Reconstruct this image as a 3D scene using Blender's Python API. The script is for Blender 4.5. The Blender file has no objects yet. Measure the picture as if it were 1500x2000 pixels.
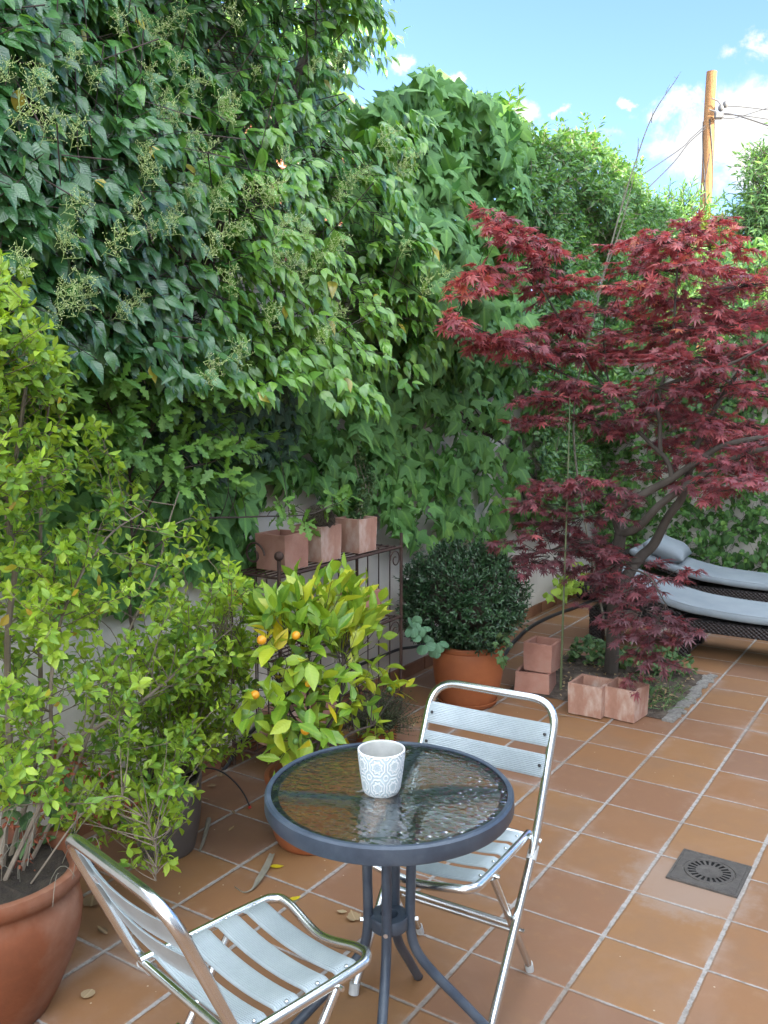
import bpy, bmesh, math, random
import numpy as np
from mathutils import Vector, Matrix, noise as mnoise
RNG = np.random.default_rng(11)
random.seed(11)
SC = bpy.context.scene
COL = SC.collection
PI = math.pi
# ------------------------------------------------------------------ camera maths (real metres, floor z=0)
F, PITCH, YAW, T = 1750.0, .1227, .579, .3075
H = 5.344 * T
OX, OY, TY = -2.769 * T, 7.30 * T, .975 * T
CAM = np.array([0, 0, H])
FW = np.array([-math.sin(YAW) * math.cos(PITCH), math.cos(YAW) * math.cos(PITCH), -math.sin(PITCH)])
RT = np.array([math.cos(YAW), math.sin(YAW), 0.0])
UP = np.cross(RT, FW)

def ray(px, py):
    px = np.asarray(px, float)[..., None]; py = np.asarray(py, float)[..., None]
    return FW + RT * (px - 750) / F + UP * (1000 - py) / F
def atz(px, py, z=0.0):
    d = ray(px, py); return CAM + d * ((z - CAM[2]) / d[..., 2])[..., None]
def atx(px, py, x):
    d = ray(px, py); return CAM + d * (x / d[..., 0])[..., None]
def aty(px, py, y):
    d = ray(px, py); return CAM + d * (y / d[..., 1])[..., None]
def atd(px, py, dep):
    return CAM + ray(px, py) * np.asarray(dep, float)[..., None]
def pj(P):
    P = np.asarray(P, float) - CAM; d = P @ FW
    return 750 + F * (P @ RT) / d, 1000 - F * (P @ UP) / d

# ------------------------------------------------------------------ objects
def tag(o, label=None, cat=None, group=None, kind=None):
    if label: o['label'] = label
    if cat: o['category'] = cat
    if group: o['group'] = group
    if kind: o['kind'] = kind
    return o
def empty(name, loc=(0, 0, 0), rz=0.0, label=None, cat=None, group=None):
    o = bpy.data.objects.new(name, None); COL.objects.link(o)
    o.location = loc; o.rotation_euler = (0, 0, rz); o.empty_display_size = .1
    return tag(o, label, cat, group)
def copy_tree(o, parent=None):
    c = o.copy(); COL.objects.link(c); c.parent = parent
    if parent is not None: c.matrix_parent_inverse = o.matrix_parent_inverse.copy()
    for ch in [x for x in SC.objects if x.parent == o]: copy_tree(ch, c)
    return c

def par(o, p):
    if p is None: return o
    o.parent = p
    o.matrix_parent_inverse = p.matrix_basis.inverted() if p.type == 'EMPTY' else Matrix.Identity(4)
    return o

class MB:
    """collects tris/quads and links them as one mesh object"""
    def __init__(s): s.v = []; s.f = []; s.n = 0
    def add(s, v, f):
        v = np.asarray(v, float).reshape(-1, 3)
        s.v.append(v); s.f += [tuple(int(i) + s.n for i in q) for q in f]; s.n += len(v)
        return s
    def box(s, c, size, rz=0.0, taper=1.0):
        x, y, z = np.array(size) / 2
        v = np.array([[-x, -y, -z], [x, -y, -z], [x, y, -z], [-x, y, -z], [-x * taper, -y * taper, z], [x * taper, -y * taper, z], [x * taper, y * taper, z], [-x * taper, y * taper, z]])
        cz, sz = math.cos(rz), math.sin(rz)
        v = np.stack([v[:, 0] * cz - v[:, 1] * sz, v[:, 0] * sz + v[:, 1] * cz, v[:, 2]], 1) + np.array(c)
        return s.add(v, [(3, 2, 1, 0), (4, 5, 6, 7), (0, 1, 5, 4), (1, 2, 6, 5), (2, 3, 7, 6), (3, 0, 4, 7)])
    def tube(s, pts, r, n=8, caps=True, squash=None):
        P = np.asarray(pts, float); m = len(P)
        R = np.full(m, r, float) if np.isscalar(r) else np.asarray(r, float)
        t = np.gradient(P, axis=0); t /= np.linalg.norm(t, axis=1)[:, None] + 1e-12
        a = np.cross(t[0], [0, 0, 1.0])
        if np.linalg.norm(a) < .1: a = np.cross(t[0], [1.0, 0, 0])
        a /= np.linalg.norm(a)
        ang = np.arange(n) * 2 * PI / n; V = []
        for i in range(m):
            a = a - t[i] * (a @ t[i]); a /= np.linalg.norm(a); b = np.cross(t[i], a)
            V.append(P[i] + R[i] * (np.cos(ang)[:, None] * a + np.sin(ang)[:, None] * b))
        V = np.concatenate(V); Fs = []
        for i in range(m - 1):
            for k in range(n):
                k2 = (k + 1) % n
                Fs.append((i * n + k, i * n + k2, (i + 1) * n + k2, (i + 1) * n + k))
        if caps: Fs.append(tuple(range(n))[::-1]); Fs.append(tuple(range((m - 1) * n, m * n)))
        return s.add(V, Fs)
    def lathe(s, prof, n=48, c=(0, 0, 0), wob=0.0, seed=0):
        prof = np.asarray(prof, float); m = len(prof); ang = np.arange(n) * 2 * PI / n
        V = np.zeros((m, n, 3))
        V[..., 0] = prof[:, 0, None] * np.cos(ang); V[..., 1] = prof[:, 0, None] * np.sin(ang); V[..., 2] = prof[:, 1, None]
        if wob:
            for i in range(m):
                for k in range(n):
                    q = mnoise.noise(Vector(V[i, k]) * 6 + Vector((seed, 0, 0)))
                    V[i, k, :2] *= 1 + wob * q
        V = V.reshape(-1, 3) + np.array(c); Fs = []
        for i in range(m - 1):
            for k in range(n):
                k2 = (k + 1) % n
                Fs.append((i * n + k, i * n + k2, (i + 1) * n + k2, (i + 1) * n + k))
        return s.add(V, Fs)
    def sphere(s, c, r, n=10, m=7, sc=(1, 1, 1)):
        th = np.linspace(0, PI, m)
        prof = np.stack([np.maximum(np.sin(th), 1e-4) * r, -np.cos(th) * r], 1)
        v0 = len(s.v); s.lathe(prof, n); s.v[v0] = s.v[v0] * np.array(sc) + np.array(c)
        return s
    def build(s, name, mat, parent=None, smooth=True, bevel=0.0, sharp=40, uv=None):
        me = bpy.data.meshes.new(name)
        V = np.concatenate(s.v) if s.v else np.zeros((0, 3))
        me.from_pydata([tuple(x) for x in V], [], s.f)
        if bevel:
            bm = bmesh.new(); bm.from_mesh(me)
            bmesh.ops.recalc_face_normals(bm, faces=bm.faces)
            es = [e for e in bm.edges if len(e.link_faces) == 2 and e.calc_face_angle(0) > .6]
            bmesh.ops.bevel(bm, geom=es, offset=bevel, segments=2, affect='EDGES', clamp_overlap=True)
            bm.to_mesh(me); bm.free()
        else:
            bm = bmesh.new(); bm.from_mesh(me); bmesh.ops.recalc_face_normals(bm, faces=bm.faces); bm.to_mesh(me); bm.free()
        me.materials.append(mat)
        o = bpy.data.objects.new(name, me); COL.objects.link(o)
        if smooth:
            me.polygons.foreach_set('use_smooth', [True] * len(me.polygons))
            try: me.set_sharp_from_angle(angle=math.radians(sharp))
            except Exception: pass
        return par(o, parent)

def catmull(pts, n=6):
    P = np.asarray(pts, float); P = np.concatenate([[2 * P[0] - P[1]], P, [2 * P[-1] - P[-2]]]); out = []
    for i in range(1, len(P) - 2):
        for t in np.linspace(0, 1, n, endpoint=False):
            a, b, c, d = P[i - 1], P[i], P[i + 1], P[i + 2]
            out.append(.5 * (2 * b + (c - a) * t + (2 * a - 5 * b + 4 * c - d) * t * t + (3 * b - a - 3 * c + d) * t ** 3))
    out.append(P[-2]); return np.array(out)
def fillet(pts, r, n=6):
    P = [np.asarray(p, float) for p in pts]; out = [P[0]]
    for i in range(1, len(P) - 1):
        a = P[i - 1] - P[i]; b = P[i + 1] - P[i]; la, lb = np.linalg.norm(a), np.linalg.norm(b); a /= la; b /= lb
        q = min(r, la * .49, lb * .49); A = P[i] + a * q; B = P[i] + b * q
        for t in np.linspace(0, 1, n): out.append((1 - t) ** 2 * A + 2 * t * (1 - t) * P[i] + t * t * B)
    out.append(P[-1]); return np.array(out)

# ------------------------------------------------------------------ materials
def newmat(name):
    m = bpy.data.materials.new(name); m.use_nodes = True
    nt = m.node_tree; nt.nodes.clear()
    return m, nt
class NT:
    def __init__(s, nt): s.nt = nt
    def n(s, typ, **kw):
        nd = s.nt.nodes.new(typ)
        for k, v in kw.items():
            if k == 'inp':
                for a, b in v.items():
                    if hasattr(b, 'is_output'): s.nt.links.new(b, nd.inputs[a])
                    else: nd.inputs[a].default_value = b
            else: setattr(nd, k, v)
        return nd
    def m(s, op, a, b=None, c=None, clamp=False):
        nd = s.nt.nodes.new('ShaderNodeMath'); nd.operation = op; nd.use_clamp = clamp
        for i, v in enumerate((a, b, c)):
            if v is None: continue
            if hasattr(v, 'is_output'): s.nt.links.new(v, nd.inputs[i])
            else: nd.inputs[i].default_value = v
        return nd.outputs[0]
    def mix(s, fac, a, b, blend='MIX'):
        nd = s.nt.nodes.new('ShaderNodeMix'); nd.data_type = 'RGBA'; nd.blend_type = blend
        for i, v in ((0, fac), (6, a), (7, b)):
            if hasattr(v, 'is_output'): s.nt.links.new(v, nd.inputs[i])
            elif i == 0: nd.inputs[0].default_value = v
            else: nd.inputs[i].default_value = (*v[:3], 1)
        return nd.outputs[2]
    def noise(s, vec, scale, detail=4, rough=.55, dist=0.0):
        nd = s.n('ShaderNodeTexNoise', inp={'Scale': scale, 'Detail': detail, 'Roughness': rough, 'Distortion': dist})
        if vec is not None: s.nt.links.new(vec, nd.inputs['Vector'])
        return nd.outputs[0]
    def ramp(s, fac, stops, interp='LINEAR'):
        nd = s.n('ShaderNodeValToRGB'); cr = nd.color_ramp; cr.interpolation = interp
        while len(cr.elements) < len(stops): cr.elements.new(.5)
        for e, (p, c) in zip(cr.elements, stops):
            e.position = p; e.color = (*c, 1) if hasattr(c, '__len__') else (c, c, c, 1)
        s.nt.links.new(fac, nd.inputs[0]); return nd.outputs[0]
    def step(s, x, a, b):
        nd = s.n('ShaderNodeMapRange', interpolation_type='SMOOTHSTEP')
        s.nt.links.new(x, nd.inputs[0]); nd.inputs[1].default_value = a; nd.inputs[2].default_value = b
        return nd.outputs[0]
    def bump(s, h, strength=.5, dist=.01, normal=None):
        nd = s.n('ShaderNodeBump', inp={'Strength': strength, 'Distance': dist, 'Height': h})
        if normal is not None: s.nt.links.new(normal, nd.inputs['Normal'])
        return nd.outputs[0]
    def out(s, sh):
        o = s.n('ShaderNodeOutputMaterial'); s.nt.links.new(sh, o.inputs[0])
    def bsdf(s, **kw):
        return s.n('ShaderNodeBsdfPrincipled', inp=kw)

def simple(name, c1, c2, scale=8, rough=.6, metal=0.0, bump=.2, bscale=40, detail=5, spec=.5, stretch=None, rvar=.12, c3=None, coat=0.0, bdist=.004):
    """two/three colour mottled material in object space"""
    m, nt = newmat(name); N = NT(nt)
    co = N.n('ShaderNodeTexCoord').outputs['Object']
    if stretch:
        mp = N.n('ShaderNodeMapping', inp={'Scale': stretch}); nt.links.new(co, mp.inputs[0]); co = mp.outputs[0]
    a = N.noise(co, scale, detail, .6); b = N.noise(co, bscale, 4, .6)
    stops = [(.32, c1), (.68, c2)] if c3 is None else [(.28, c1), (.5, c2), (.72, c3)]
    col = N.ramp(a, stops)
    col = N.mix(N.m('MULTIPLY', b, .35), col, tuple(x * .6 for x in c1))
    r = N.m('ADD', N.m('MULTIPLY', N.m('SUBTRACT', a, .5), rvar * 2), rough)
    kw = {'Base Color': col, 'Roughness': r, 'Metallic': metal, 'Specular IOR Level': spec, 'Coat Weight': coat}
    p = N.bsdf(**kw)
    if bump: nt.links.new(N.bump(b, bump, bdist), p.inputs['Normal'])
    N.out(p.outputs[0]); return m

def leafmat(name, stops, rough=.4, trans=.3, tcol=(1.3, 1.35, .6), vein=.25, spec=.5, veincol=None, old=None):
    m, nt = newmat(name); N = NT(nt)
    at = N.n('ShaderNodeAttribute', attribute_name='rnd')
    uv = N.n('ShaderNodeUVMap', uv_map='UVMap').outputs[0]
    sp = N.n('ShaderNodeSeparateXYZ', inp={0: uv})
    col = N.ramp(at.outputs['Fac'], stops)
    mid = N.m('SUBTRACT', 1.0, N.step(N.m('ABSOLUTE', sp.outputs[0]), .015, .07))
    side = N.m('SINE', N.m('MULTIPLY', N.m('SUBTRACT', sp.outputs[1], N.m('MULTIPLY', N.m('ABSOLUTE', sp.outputs[0]), .8)), 55.0))
    sv = N.m('MULTIPLY', N.step(side, .8, 1.0), .3)
    vm = N.m('MULTIPLY', N.m('MAXIMUM', mid, sv), vein)
    vc = veincol or tuple(min(1, x * 2.2) for x in stops[-1][1])
    col = N.mix(vm, col, vc)
    geo = N.n('ShaderNodeNewGeometry')
    back = N.mix(.35, col, tuple(min(1, x * 1.5 + .02) for x in stops[len(stops) // 2][1]))
    col = N.mix(N.m('MULTIPLY', geo.outputs['Backfacing'], .8), col, back)
    rr = N.m('ADD', rough, N.m('MULTIPLY', geo.outputs['Backfacing'], .2))
    p = N.bsdf(**{'Base Color': col, 'Roughness': rr, 'Specular IOR Level': spec})
    hb = N.m('ADD', N.m('MULTIPLY', side, .5), N.m('MULTIPLY', mid, -1.5))
    nt.links.new(N.bump(hb, .25, .0015), p.inputs['Normal'])
    tc = N.mix(1.0, col, tcol, 'MULTIPLY')
    tr = N.n('ShaderNodeBsdfTranslucent', inp={'Color': tc})
    mx = N.n('ShaderNodeMixShader', inp={0: trans, 1: p.outputs[0], 2: tr.outputs[0]})
    N.out(mx.outputs[0]); return m

# ------------------------------------------------------------------ leaves
def tpl_blade(prof, n=None, fold=.25, curl=.25, wave=0.0):
    """blade with midrib fold; prof = [(t, halfwidth)] from base to tip, unit length; returns verts, tris, uv"""
    V, U = [], []
    for t, w in prof:
        z = -curl * t * t
        V += [(0, t, z), (-w, t, z + fold * w + wave * math.sin(t * 17)), (w, t, z + fold * w + wave * math.sin(t * 17 + 1))]
        U += [(0, t), (-w, t), (w, t)]
    Fs = []
    for i in range(len(prof) - 1):
        a, b = i * 3, i * 3 + 3
        if prof[i][1] < 1e-4: Fs += [(a, b, b + 1), (a, b + 2, b)]
        elif prof[i + 1][1] < 1e-4: Fs += [(a, b, a + 1), (a, a + 2, b)]
        else: Fs += [(a, b, b + 1), (a, b + 1, a + 1), (a, a + 2, b + 2), (a, b + 2, b)]
    return np.array(V, float), np.array(Fs), np.array(U, float)
def tpl_fan(outline, centre=(0, .35), cup=.12, curl=.2, rim=None):
    """lobed leaf: fan from a point on the midrib; tips bent down"""
    V = [(centre[0], centre[1], 0.05)]; U = [(0, centre[1])]
    for i, (x, y) in enumerate(outline):
        r = math.hypot(x - centre[0], y - centre[1])
        V.append((x, y, -cup * r * r * 2 - curl * max(0, y) ** 2 * .5 + (.0 if rim is None else rim * ((i % 2) * 2 - 1)))); U.append((x, y))
    n = len(outline)
    Fs = [(0, 1 + (i + 1) % n, 1 + i) for i in range(n)]
    return np.array(V, float), np.array(Fs), np.array(U, float)
def tpl_palm(lobes, width=.13, fold=.03, curl=.25):
    """Japanese-maple hand: narrow folded lobes from one point"""
    V, Fs, U = [], [], []
    for ang, L in lobes:
        d = np.array([math.sin(ang), math.cos(ang)]); s = np.array([d[1], -d[0]])
        k = len(V)
        for t, w in ((0.0, 0.02), (.45, width), (1.0, 0.0)):
            for sg in (0, -1, 1):
                if w == 0 and sg: continue
                q = d * t * L + s * sg * w * L
                V.append((q[0], q[1], -curl * (t * L) ** 2 + (-fold if sg else 0))); U.append((sg * w, t))
        Fs += [(k, k + 3, k + 4), (k, k + 4, k + 1), (k, k + 2, k + 5), (k, k + 5, k + 3), (k + 3, k + 6, k + 4), (k + 3, k + 5, k + 6)]
    return np.array(V, float), np.array(Fs), np.array(U, float)
TP = {
    'privet': tpl_blade([(0, 0), (.1, .14), (.3, .275), (.52, .25), (.78, .115), (1, 0)], fold=.22, curl=.3),
    'small': tpl_blade([(0, 0), (.2, .13), (.5, .23), (.78, .14), (1, 0)], fold=.3, curl=.2),
    'lemon': tpl_blade([(0, 0), (.1, .06), (.28, .18), (.5, .225), (.75, .15), (1, 0)], fold=.3, curl=.15, wave=.012),
    'lance': tpl_blade([(0, 0), (.3, .12), (.6, .11), (1, 0)], fold=.3, curl=.2),
    'willow': tpl_blade([(0, 0), (.3, .09), (.65, .07), (1, 0)], fold=.2, curl=.35),
    'oak': tpl_blade([(0, 0), (.08, .06), (.22, .17), (.31, .08), (.47, .27), (.56, .12), (.71, .29), (.80, .13), (.91, .13), (1, 0)], fold=.12, curl=.18, wave=.015),
    'ivy': tpl_fan([(0, 0), (.13, -.12), (.30, -.16), (.34, -.02), (.46, .10), (.68, .34), (.46, .32), (.27, .36), (.29, .52), (.24, .66), (.09, .78), (0, 1.04), (-.09, .78), (-.24, .66), (-.29, .52), (-.27, .36), (-.46, .32), (-.68, .34), (-.46, .10), (-.34, -.02), (-.30, -.16), (-.13, -.12)], (0, .22), cup=.16, curl=.4, rim=.014),
    'vine': tpl_fan([(0, .02), (.14, -.06), (.34, .05), (.4, .25), (.46, .45), (.32, .52), (.24, .74), (.1, .84), (0, 1), (-.1, .84), (-.24, .74), (-.32, .52), (-.46, .45), (-.4, .25), (-.34, .05), (-.14, -.06)], (0, .35), cup=.2, curl=.25, rim=.012),
    'round': tpl_fan([(0.5 * math.sin(a), .5 - .5 * math.cos(a)) for a in np.arange(10) * 2 * PI / 10], (0, .45), cup=.15, curl=.1),
    'maple': tpl_palm([(0, 1.0), (.62, .92), (-.62, .92), (1.25, .72), (-1.25, .72), (2.0, .38), (-2.0, .38)], width=.112),
    'bud': tpl_blade([(0, .25), (1, .25)], fold=.0, curl=.0),
}
def unit(v): return v / (np.linalg.norm(v, axis=-1, keepdims=True) + 1e-9)
def leaves(name, tpl, O, D, N, S, mat, parent=None, rnd=None, extra=None, width=None):
    """one mesh of many leaf blades. O base, D tip direction, N upper side, S length"""
    V0, F0, U0 = TP[tpl]; n = len(O); nv = len(V0)
    D = unit(D); X = unit(np.cross(D, N)); Nn = np.cross(X, D)
    S = np.broadcast_to(np.asarray(S, float), (n,))
    w = (RNG.uniform(.85, 1.15, n) if width is None else np.broadcast_to(width, (n,)))
    cur = RNG.uniform(.1, 2.0, n)
    V = O[:, None] + S[:, None, None] * (V0[None, :, 0:1] * w[:, None, None] * X[:, None] + V0[None, :, 1:2] * D[:, None] + V0[None, :, 2:3] * cur[:, None, None] * Nn[:, None])
    Fs = (F0[None] + (np.arange(n) * nv)[:, None, None]).reshape(-1, 3)
    V = V.reshape(-1, 3); U = np.tile(U0, (n, 1))
    R = np.repeat(RNG.uniform(0, 1, n) if rnd is None else np.clip(rnd, 0, 1), nv)
    if extra is not None and len(extra[0]):
        Fs = np.concatenate([Fs, extra[1] + len(V)]); V = np.concatenate([V, extra[0]])
        U = np.concatenate([U, np.full((len(extra[0]), 2), .5)]); R = np.concatenate([R, np.full(len(extra[0]), .0)])
    return raw(name, V, Fs, mat, parent, U, R)
UNCOUNTED = ('twigs', 'dry_twigs', 'stems', 'spines', 'side_shoots', 'withered_leaves', 'undergrowth')
def raw(name, V, Fs, mat, parent=None, U=None, R=None, smooth=True):
    me = bpy.data.meshes.new(name); nf = len(Fs)
    me.vertices.add(len(V)); me.vertices.foreach_set('co', np.asarray(V, np.float32).ravel())
    me.loops.add(nf * 3); me.loops.foreach_set('vertex_index', np.asarray(Fs, np.int32).ravel())
    me.polygons.add(nf); me.polygons.foreach_set('loop_start', np.arange(nf, dtype=np.int32) * 3)
    me.polygons.foreach_set('use_smooth', np.full(nf, smooth))
    me.update(calc_edges=True)
    if U is not None:
        l = me.uv_layers.new(name='UVMap'); l.data.foreach_set('uv', np.asarray(U[np.asarray(Fs).ravel()], np.float32).ravel())
    if R is not None:
        a = me.attributes.new('rnd', 'FLOAT', 'POINT'); a.data.foreach_set('value', np.asarray(R, np.float32))
    me.materials.append(mat); me.validate()
    o = bpy.data.objects.new(name, me); COL.objects.link(o)
    if parent is not None and name in UNCOUNTED: o['kind'] = 'stuff'
    return par(o, parent)
def sticks(A, B, ra, rb):
    """many thin three-sided twigs -> verts, tris"""
    A = np.asarray(A, float); B = np.asarray(B, float); n = len(A)
    d = unit(B - A); a = unit(np.cross(d, np.array([.3, .5, .8]))); b = np.cross(d, a)
    ra = np.broadcast_to(ra, (n,)); rb = np.broadcast_to(rb, (n,)); V = []
    for P, r in ((A, ra), (B, rb)):
        for k in range(3):
            c, s = math.cos(k * 2.094), math.sin(k * 2.094)
            V.append(P + r[:, None] * (c * a + s * b))
    V = np.stack(V, 1).reshape(-1, 3)
    base = np.array([(0, 1, 4), (0, 4, 3), (1, 2, 5), (1, 5, 4), (2, 0, 3), (2, 3, 5)])
    return V, (base[None] + (np.arange(n) * 6)[:, None, None]).reshape(-1, 3)
def catsticks(*L):
    V, Fs, k = [], [], 0
    for v, f in L: V.append(v); Fs.append(f + k); k += len(v)
    return np.concatenate(V), np.concatenate(Fs)
def polysticks(paths, r0, r1):
    A, B, ra, rb = [], [], [], []
    for P in paths:
        m = len(P) - 1
        for i in range(m):
            A.append(P[i]); B.append(P[i + 1]); ra.append(r0 + (r1 - r0) * i / m); rb.append(r0 + (r1 - r0) * (i + 1) / m)
    return sticks(np.array(A), np.array(B), np.array(ra), np.array(rb))
def shoots(P, D, L, K, size, ang=1.0, droop=0.0, upw=.5, jit=.25, both=True, phi_step=PI / 2, taper=.25):
    """leaf pairs along shoots; returns O, D, N, S"""
    M = len(P); D = unit(D)
    L = np.broadcast_to(np.asarray(L, float), (M,)); size = np.broadcast_to(np.asarray(size, float), (M,))
    ref = np.where(np.abs(D[:, 2:3]) > .9, np.array([[1.0, 0, 0]]), np.array([[0, 0, 1.0]]))
    a = unit(np.cross(D, ref)); b = np.cross(D, a); ph0 = RNG.uniform(0, 2 * PI, M)
    Os, Ds, Ns, Ss = [], [], [], []
    for k in range(K):
        t = (k + .6) / K
        for sd in ((0, 1) if both else (0,)):
            ph = ph0 + k * phi_step + sd * PI + RNG.normal(0, .25, M)
            rad = np.cos(ph)[:, None] * a + np.sin(ph)[:, None] * b
            an = ang * (1.15 - .55 * t) + RNG.normal(0, .15, M)
            d = np.cos(an)[:, None] * D + np.sin(an)[:, None] * rad
            d[:, 2] -= droop * (1 - .4 * t); d = unit(d + RNG.normal(0, jit * .4, (M, 3)))
            n = D * 1.0 + np.array([0, 0, upw]) + RNG.normal(0, jit, (M, 3))
            n = unit(n - d * np.sum(n * d, 1, keepdims=True))
            p = P + D * (L * t)[:, None]; p[:, 2] -= droop * .15 * (L * t * t)
            Os.append(p); Ds.append(d); Ns.append(n); Ss.append(size * (1 - taper * t * t) * RNG.uniform(.75, 1.15, M))
    return np.concatenate(Os), np.concatenate(Ds), np.concatenate(Ns), np.concatenate(Ss)
def inpoly(x, y, poly):
    c = np.zeros(len(x), bool); n = len(poly)
    for i in range(n):
        x1, y1 = poly[i]; x2, y2 = poly[(i + 1) % n]
        if y1 == y2: continue
        c ^= ((y1 > y) != (y2 > y)) & (x < (x2 - x1) * (y - y1) / (y2 - y1) + x1)
    return c
def sample(poly, n):
    P = np.array(poly, float); lo, hi = P.min(0), P.max(0); xs, ys = [], []; k = 0
    while k < n:
        x = RNG.uniform(lo[0], hi[0], n * 2); y = RNG.uniform(lo[1], hi[1], n * 2); m = inpoly(x, y, poly)
        xs.append(x[m]); ys.append(y[m]); k += m.sum()
    return np.concatenate(xs)[:n], np.concatenate(ys)[:n]
def nz(P, scale, seed=0.0):
    return np.array([mnoise.noise(Vector((p[0] * scale + seed, p[1] * scale, p[2] * scale))) for p in P])
def rdir(n, base, spread):
    return unit(np.array(base, float) + RNG.normal(0, spread, (n, 3)))
# ------------------------------------------------------------------ light and exposure
SUN_EL, SUN_ROT, SUN = 20.0, 92.0, 3.4
SKY, FILL_CLOUD, CLV, EXPO, SKYTINT = .085, 19.0, 2.2, 2.80, (.61, .68, .86)
HOUSE_Z = 6.3
# ------------------------------------------------------------------ materials used
def floor_mat():
    m, nt = newmat('terracotta_tiles'); N = NT(nt)
    co = N.n('ShaderNodeTexCoord').outputs['Object']; sp = N.n('ShaderNodeSeparateXYZ', inp={0: co})
    wob = N.m('MULTIPLY', N.m('SUBTRACT', N.noise(co, 9, 4), .5), .008)
    wob2 = N.m('MULTIPLY', N.m('SUBTRACT', N.noise(co, 60, 3), .5), .006)
    w = N.m('ADD', wob, wob2)
    u = N.m('DIVIDE', N.m('SUBTRACT', sp.outputs[0], OX), T); v = N.m('DIVIDE', N.m('SUBTRACT', sp.outputs[1], OY), TY)
    fu, fv = N.m('FRACT', u), N.m('FRACT', v)
    du = N.m('MULTIPLY', N.m('MINIMUM', fu, N.m('SUBTRACT', 1.0, fu)), T)
    dv = N.m('MULTIPLY', N.m('MINIMUM', fv, N.m('SUBTRACT', 1.0, fv)), TY)
    gu = N.m('SUBTRACT', N.m('ADD', du, w), .0068); gv = N.m('SUBTRACT', N.m('ADD', dv, w), .0042)
    d = N.m('MINIMUM', gu, gv)
    tile = N.step(d, -.0015, .0015)
    cell = N.n('ShaderNodeCombineXYZ', inp={0: N.m('FLOOR', u), 1: N.m('FLOOR', v), 2: 3.0})
    wn = N.n('ShaderNodeTexWhiteNoise', noise_dimensions='3D', inp={0: cell.outputs[0]})
    off = N.n('ShaderNodeVectorMath', operation='ADD', inp={0: co, 1: wn.outputs['Color']})
    big = N.noise(off.outputs[0], 3.2, 5, .6); fine = N.noise(co, 120, 3, .7); mid = N.noise(co, 22, 5, .65)
    base = N.ramp(wn.outputs['Value'], [(0, (.355, .165, .070)), (.3, (.335, .158, .073)), (.55, (.375, .183, .076)), (.8, (.315, .150, .079)), (1, (.305, .158, .098))])
    base = N.mix(N.m('MULTIPLY', N.step(big, .42, .72), .55), base, (.30, .165, .098))
    base = N.mix(N.m('MULTIPLY', N.step(mid, .5, .75), .3), base, (.40, .205, .085))
    base = N.mix(N.m('MULTIPLY', N.step(fine, .55, .8), .25), base, (.20, .10, .055))
    # lime bloom along the joints
    nb = N.noise(co, 2.1, 4, .6)
    bl = N.m('MULTIPLY', N.m('SUBTRACT', 1.0, N.step(N.m('MINIMUM', du, dv), .0, .065)), N.step(N.m('ADD', N.m('MULTIPLY', nb, .75), N.m('MULTIPLY', mid, .25)), .48, .66))
    base = N.mix(1.0, base, (.66, .70, .71), 'MULTIPLY')
    base = N.mix(N.m('MULTIPLY', bl, .42), base, (.33, .265, .23))
    sm = N.m('MULTIPLY', N.step(N.noise(co, 1.3, 5, .7, 1.2), .5, .72), .25)
    base = N.mix(sm, base, (.27, .17, .125))
    # pale specks
    vor = N.n('ShaderNodeTexVoronoi', inp={'Scale': 26.0}); nt.links.new(co, vor.inputs['Vector'])
    vs = N.n('ShaderNodeSeparateColor', inp={0: vor.outputs['Color']})
    spk = N.m('MULTIPLY', N.m('LESS_THAN', vor.outputs['Distance'], .075), N.m('GREATER_THAN', vs.outputs[0], .88))
    base = N.mix(N.m('MULTIPLY', spk, .7), base, (.5, .42, .3))
    ddx = N.m('SUBTRACT', sp.outputs[0], -.70); ddy = N.m('SUBTRACT', sp.outputs[1], 2.98)
    pt_ = N.m('MULTIPLY', N.step(N.m('ADD', N.m('SQRT', N.m('ADD', N.m('MULTIPLY', ddx, ddx), N.m('MULTIPLY', ddy, ddy))), N.m('MULTIPLY', N.m('SUBTRACT', mid, .5), .25)), .26, .14), .6)
    base = N.mix(pt_, base, (.28, .21, .165))
    gr = N.ramp(N.noise(co, 45, 5, .7), [(.3, (.17, .15, .125)), (.5, (.30, .275, .25)), (.75, (.39, .365, .335))])
    gr = N.mix(N.m('MULTIPLY', N.step(N.noise(co, 1.7, 3), .46, .64), .55), gr, (.17, .115, .075))
    col = N.mix(tile, gr, base)
    rough = N.m('ADD', N.m('ADD', N.m('MULTIPLY', tile, -.2), .85), N.m('MULTIPLY', N.m('SUBTRACT', big, .5), .2))
    h = N.m('ADD', N.m('MULTIPLY', N.step(d, -.003, .006), 1.0), N.m('ADD', N.m('MULTIPLY', mid, .10), N.m('MULTIPLY', fine, .05)))
    p = N.bsdf(**{'Base Color': col, 'Roughness': rough, 'Specular IOR Level': .28})
    nt.links.new(N.bump(h, .75, .004), p.inputs['Normal']); N.out(p.outputs[0]); return m

def wall_mat():
    m, nt = newmat('old_render'); N = NT(nt)
    co = N.n('ShaderNodeTexCoord').outputs['Object']
    mp = N.n('ShaderNodeMapping', inp={'Scale': (1, 1, .35)}); nt.links.new(co, mp.inputs[0])
    a = N.noise(mp.outputs[0], 3, 6, .65); b = N.noise(co, 30, 5, .6); c = N.noise(co, 150, 3)
    col = N.mix(N.m('MULTIPLY', N.step(a, .45, .75), .55), (.58, .55, .49), (.38, .35, .30))
    col = N.mix(N.m('MULTIPLY', N.step(b, .5, .8), .3), col, (.58, .56, .52))
    p = N.bsdf(**{'Base Color': col, 'Roughness': .92, 'Specular IOR Level': .2})
    nt.links.new(N.bump(N.m('ADD', b, N.m('MULTIPLY', c, .5)), .5, .006), p.inputs['Normal']); N.out(p.outputs[0]); return m

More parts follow.
